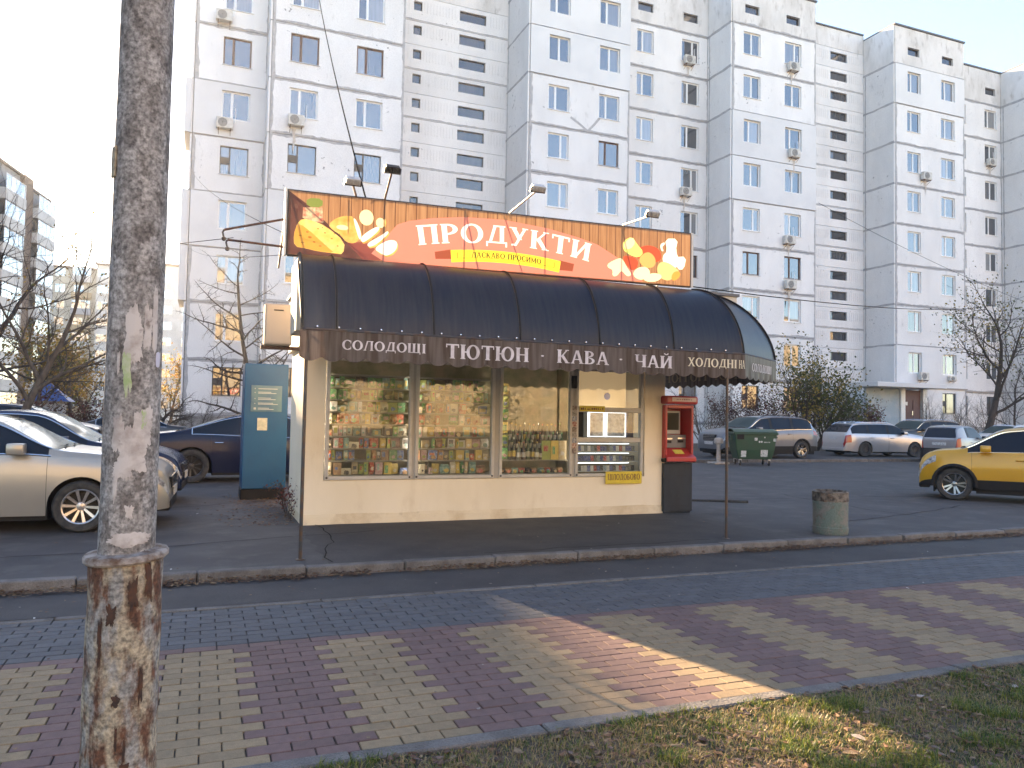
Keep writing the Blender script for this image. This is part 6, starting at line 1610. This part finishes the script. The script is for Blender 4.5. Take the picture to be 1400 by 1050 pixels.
tree(31, (-1.75, 33.5, 0), 'small crooked dark tree between the utility pole and the white block', 'tree', 1.7, .14, dict(TWIG, ang=(35,80), wig=(.2,.25,.3,.3), len=(.55,.8)), (-.25,0,1))
tree(37, (1.9, 31.5, 0), 'young bare tree with arching branches behind the blue pillar', 'tree', 6.6, .13, DROOP, (-.02,0,1))
tree(41, (29.4, 31.3, .08), 'leafy green and yellow bushy tree between the grey blue car and the silver estate', 'tree', 3.1, .12, dict(BIG, stems=5, splay=(.35,.95), up=(.04,.06,.05,.02), ang=(25,60), len=(.5,.8)), (0,0,1), (5600, .075, 'olive', .36))
tree(47, (40.9, 30.4, .08), 'tall dark tree with a leaning trunk at the right edge', 'tree', 6.0, .24, dict(BIG, ang=(25,65), len=(.5,.75), kids=(6,7,7,0)), (.30,-.05,1), (1500, .075, 'olive', .25))
tree(53, (47.0, 33.0, .08), 'thin bare tree behind the white estate car at the right edge', 'tree', 3.6, .10, TWIG, (.05,0,1))
g = random.Random(5)
k = 0
for (x, y, h, col, lab) in ((25.4, 35.0, 1.5, None, 'bare shrub with a forked stem beside the red payment terminal, against the wall'), (27.6, 35.6, 1.3, 'red', 'dark red leaved shrub under the ground floor window above the dumpster'), (30.2, 35.6, 1.2, 'red', 'second dark red shrub behind the roof of the grey blue car'),
   (33.2, 36.4, 1.2, None, 'bare shrub behind the bushy tree, left of the entrance'), (35.4, 35.6, 1.1, None, 'bare shrub behind the roof of the silver estate car'), (37.6, 35.6, 1.0, 'red', 'reddish shrub left of the block entrance door'),
   (43.6, 36.4, 1.2, None, 'bare grey shrub right of the block entrance door'), (45.6, 36.8, 1.2, None, 'bare shrub below the barred ground floor window'), (47.8, 36.8, 1.2, None, 'bare shrub left of the leaning trunk at the right edge'), (50.4, 37.0, 1.3, None, 'bare shrub right of the leaning trunk, at the photo edge')):
    tree(60+k, (x, y, .08), lab, 'shrub', h*1.75, .04, dict(SHRUB, stems=7), (0,0,1), (2600, .055, col, .16) if col else None, BARKL, 'shrub'); k += 1
for (x, y, lab) in ((-.2, 35.5, 'bare shrub below the barred corner window of the white block'), (2.2, 36.5, 'bare shrub behind the blue pillar at the foot of the white block')):
    tree(60+k, (x, y, 0), lab, 'shrub', 1.5, .03, dict(SHRUB, stems=7), (0,0,1), None, BARK, 'shrub'); k += 1
for (x, y, lab) in ((-5.7, 31.8, 'low brown hedge bush behind the yard fence, left of the far dark car'), (-4.6, 33.0, 'low brown hedge bush directly behind the far dark car'), (-3.6, 33.6, 'low brown hedge bush beside the utility pole')):
    tree(60+k, (x, y, 0), lab, 'shrub', 1.25, .03, SHRUB, (0,0,1), (900, .05, 'red', .12), BARK, 'shrub'); k += 1
for (x, y, s_, lab) in ((6.5, -24, 91, 'leafy yellowing tree across the street, mirrored in the first shop window'), (12.0, -26, 92, 'leafy yellowing tree across the street, mirrored in the second shop window'), (17.5, -25, 93, 'sparse tree across the street, mirrored in the third shop window')):
    tree(s_, (x, y, -.1), lab, 'tree', 2.4, .14, dict(BIG, kids=(6,6,4,0)), (0,0,1), (4200 if x < 15 else 900, .13, 'olive', .4))
t = thing('ivy_plant', 'small half dry plant climbing the left side of the kiosk above the leaf pile', 'plant', (1.18, 12.2, 0))
b = MB(); T = Tree(77)
for q in range(5): T.grow(Vector((.04, q*.25-.7, 0)), Vector((-.2, .1, 1)).normalized(), .38, .008, 2, dict(SHRUB, max=3, kids=(4,6,5,0)))
T.C.build('stem', BARK, t, recalc=False); T.leaves(260, .022, LV['red'], .04, 'foliage', t)

# ================================================================ OVERHEAD CABLES
CABLE = mat('black_cable', (.012,.012,.013), 1.0, spec=0.0)
def cable(p, q, sag, r, label):
    p, q = Vector(p), Vector(q); pts = []
    for i in range(21):
        f = i/20; v = p.lerp(q, f); v.z -= sag*4*f*(1-f); pts.append(v-p)
    t = thing('overhead_cable', label, 'cable', p)
    b = MB(); b.path(pts, r, 5); b.build('wire', CABLE, t, smooth=True)
cable((1.75, 9.2, 4.1), (4.2, 42.2, 30.0), 1.0, .011, 'black cable rising steeply from the cheese end of the shop sign')
cable((.82, 9.2, 3.62), (-1.0, 43.9, 14.3), .25, .0045, 'thin wire from the wire brackets to the corner of the white block')
cable((.25, 9.2, 3.52), (-9.5, 26.0, 5.6), .2, .004, 'thin wire running left from the wire brackets to the bare trees')
cable((.82, 9.3, 3.4), (-1.0, 44.0, 10.2), .2, .004, 'thin low wire from the kiosk to the corner of the white block')
cable((6.4, 9.6, 3.55), (62.0, 41.5, 12.6), .9, .010, 'level cable running right from the end of the shop sign along the block')
cable((39.7, 41.8, 17.0), (62.3, 40.5, 10.6), .4, .013, 'slanting cable across the slit windows down to the right')

# ================================================================ AIR
HZ = bpy.data.materials.new('haze'); HZ.use_nodes = True
N = HZ.node_tree.nodes; N.remove(N['Principled BSDF'])
pv_ = N.new('ShaderNodeVolumePrincipled'); pv_.inputs['Color'].default_value = (.93, .95, 1.0, 1); pv_.inputs['Density'].default_value = .00055; pv_.inputs['Anisotropy'].default_value = .4
HZ.node_tree.links.new(pv_.outputs[0], [n for n in N if n.type == 'OUTPUT_MATERIAL'][0].inputs['Volume'])
b = MB(); b.box(-160, 190, -95, 190, -1.2, 34.5)
tag(b.build('haze', HZ), kind='stuff')
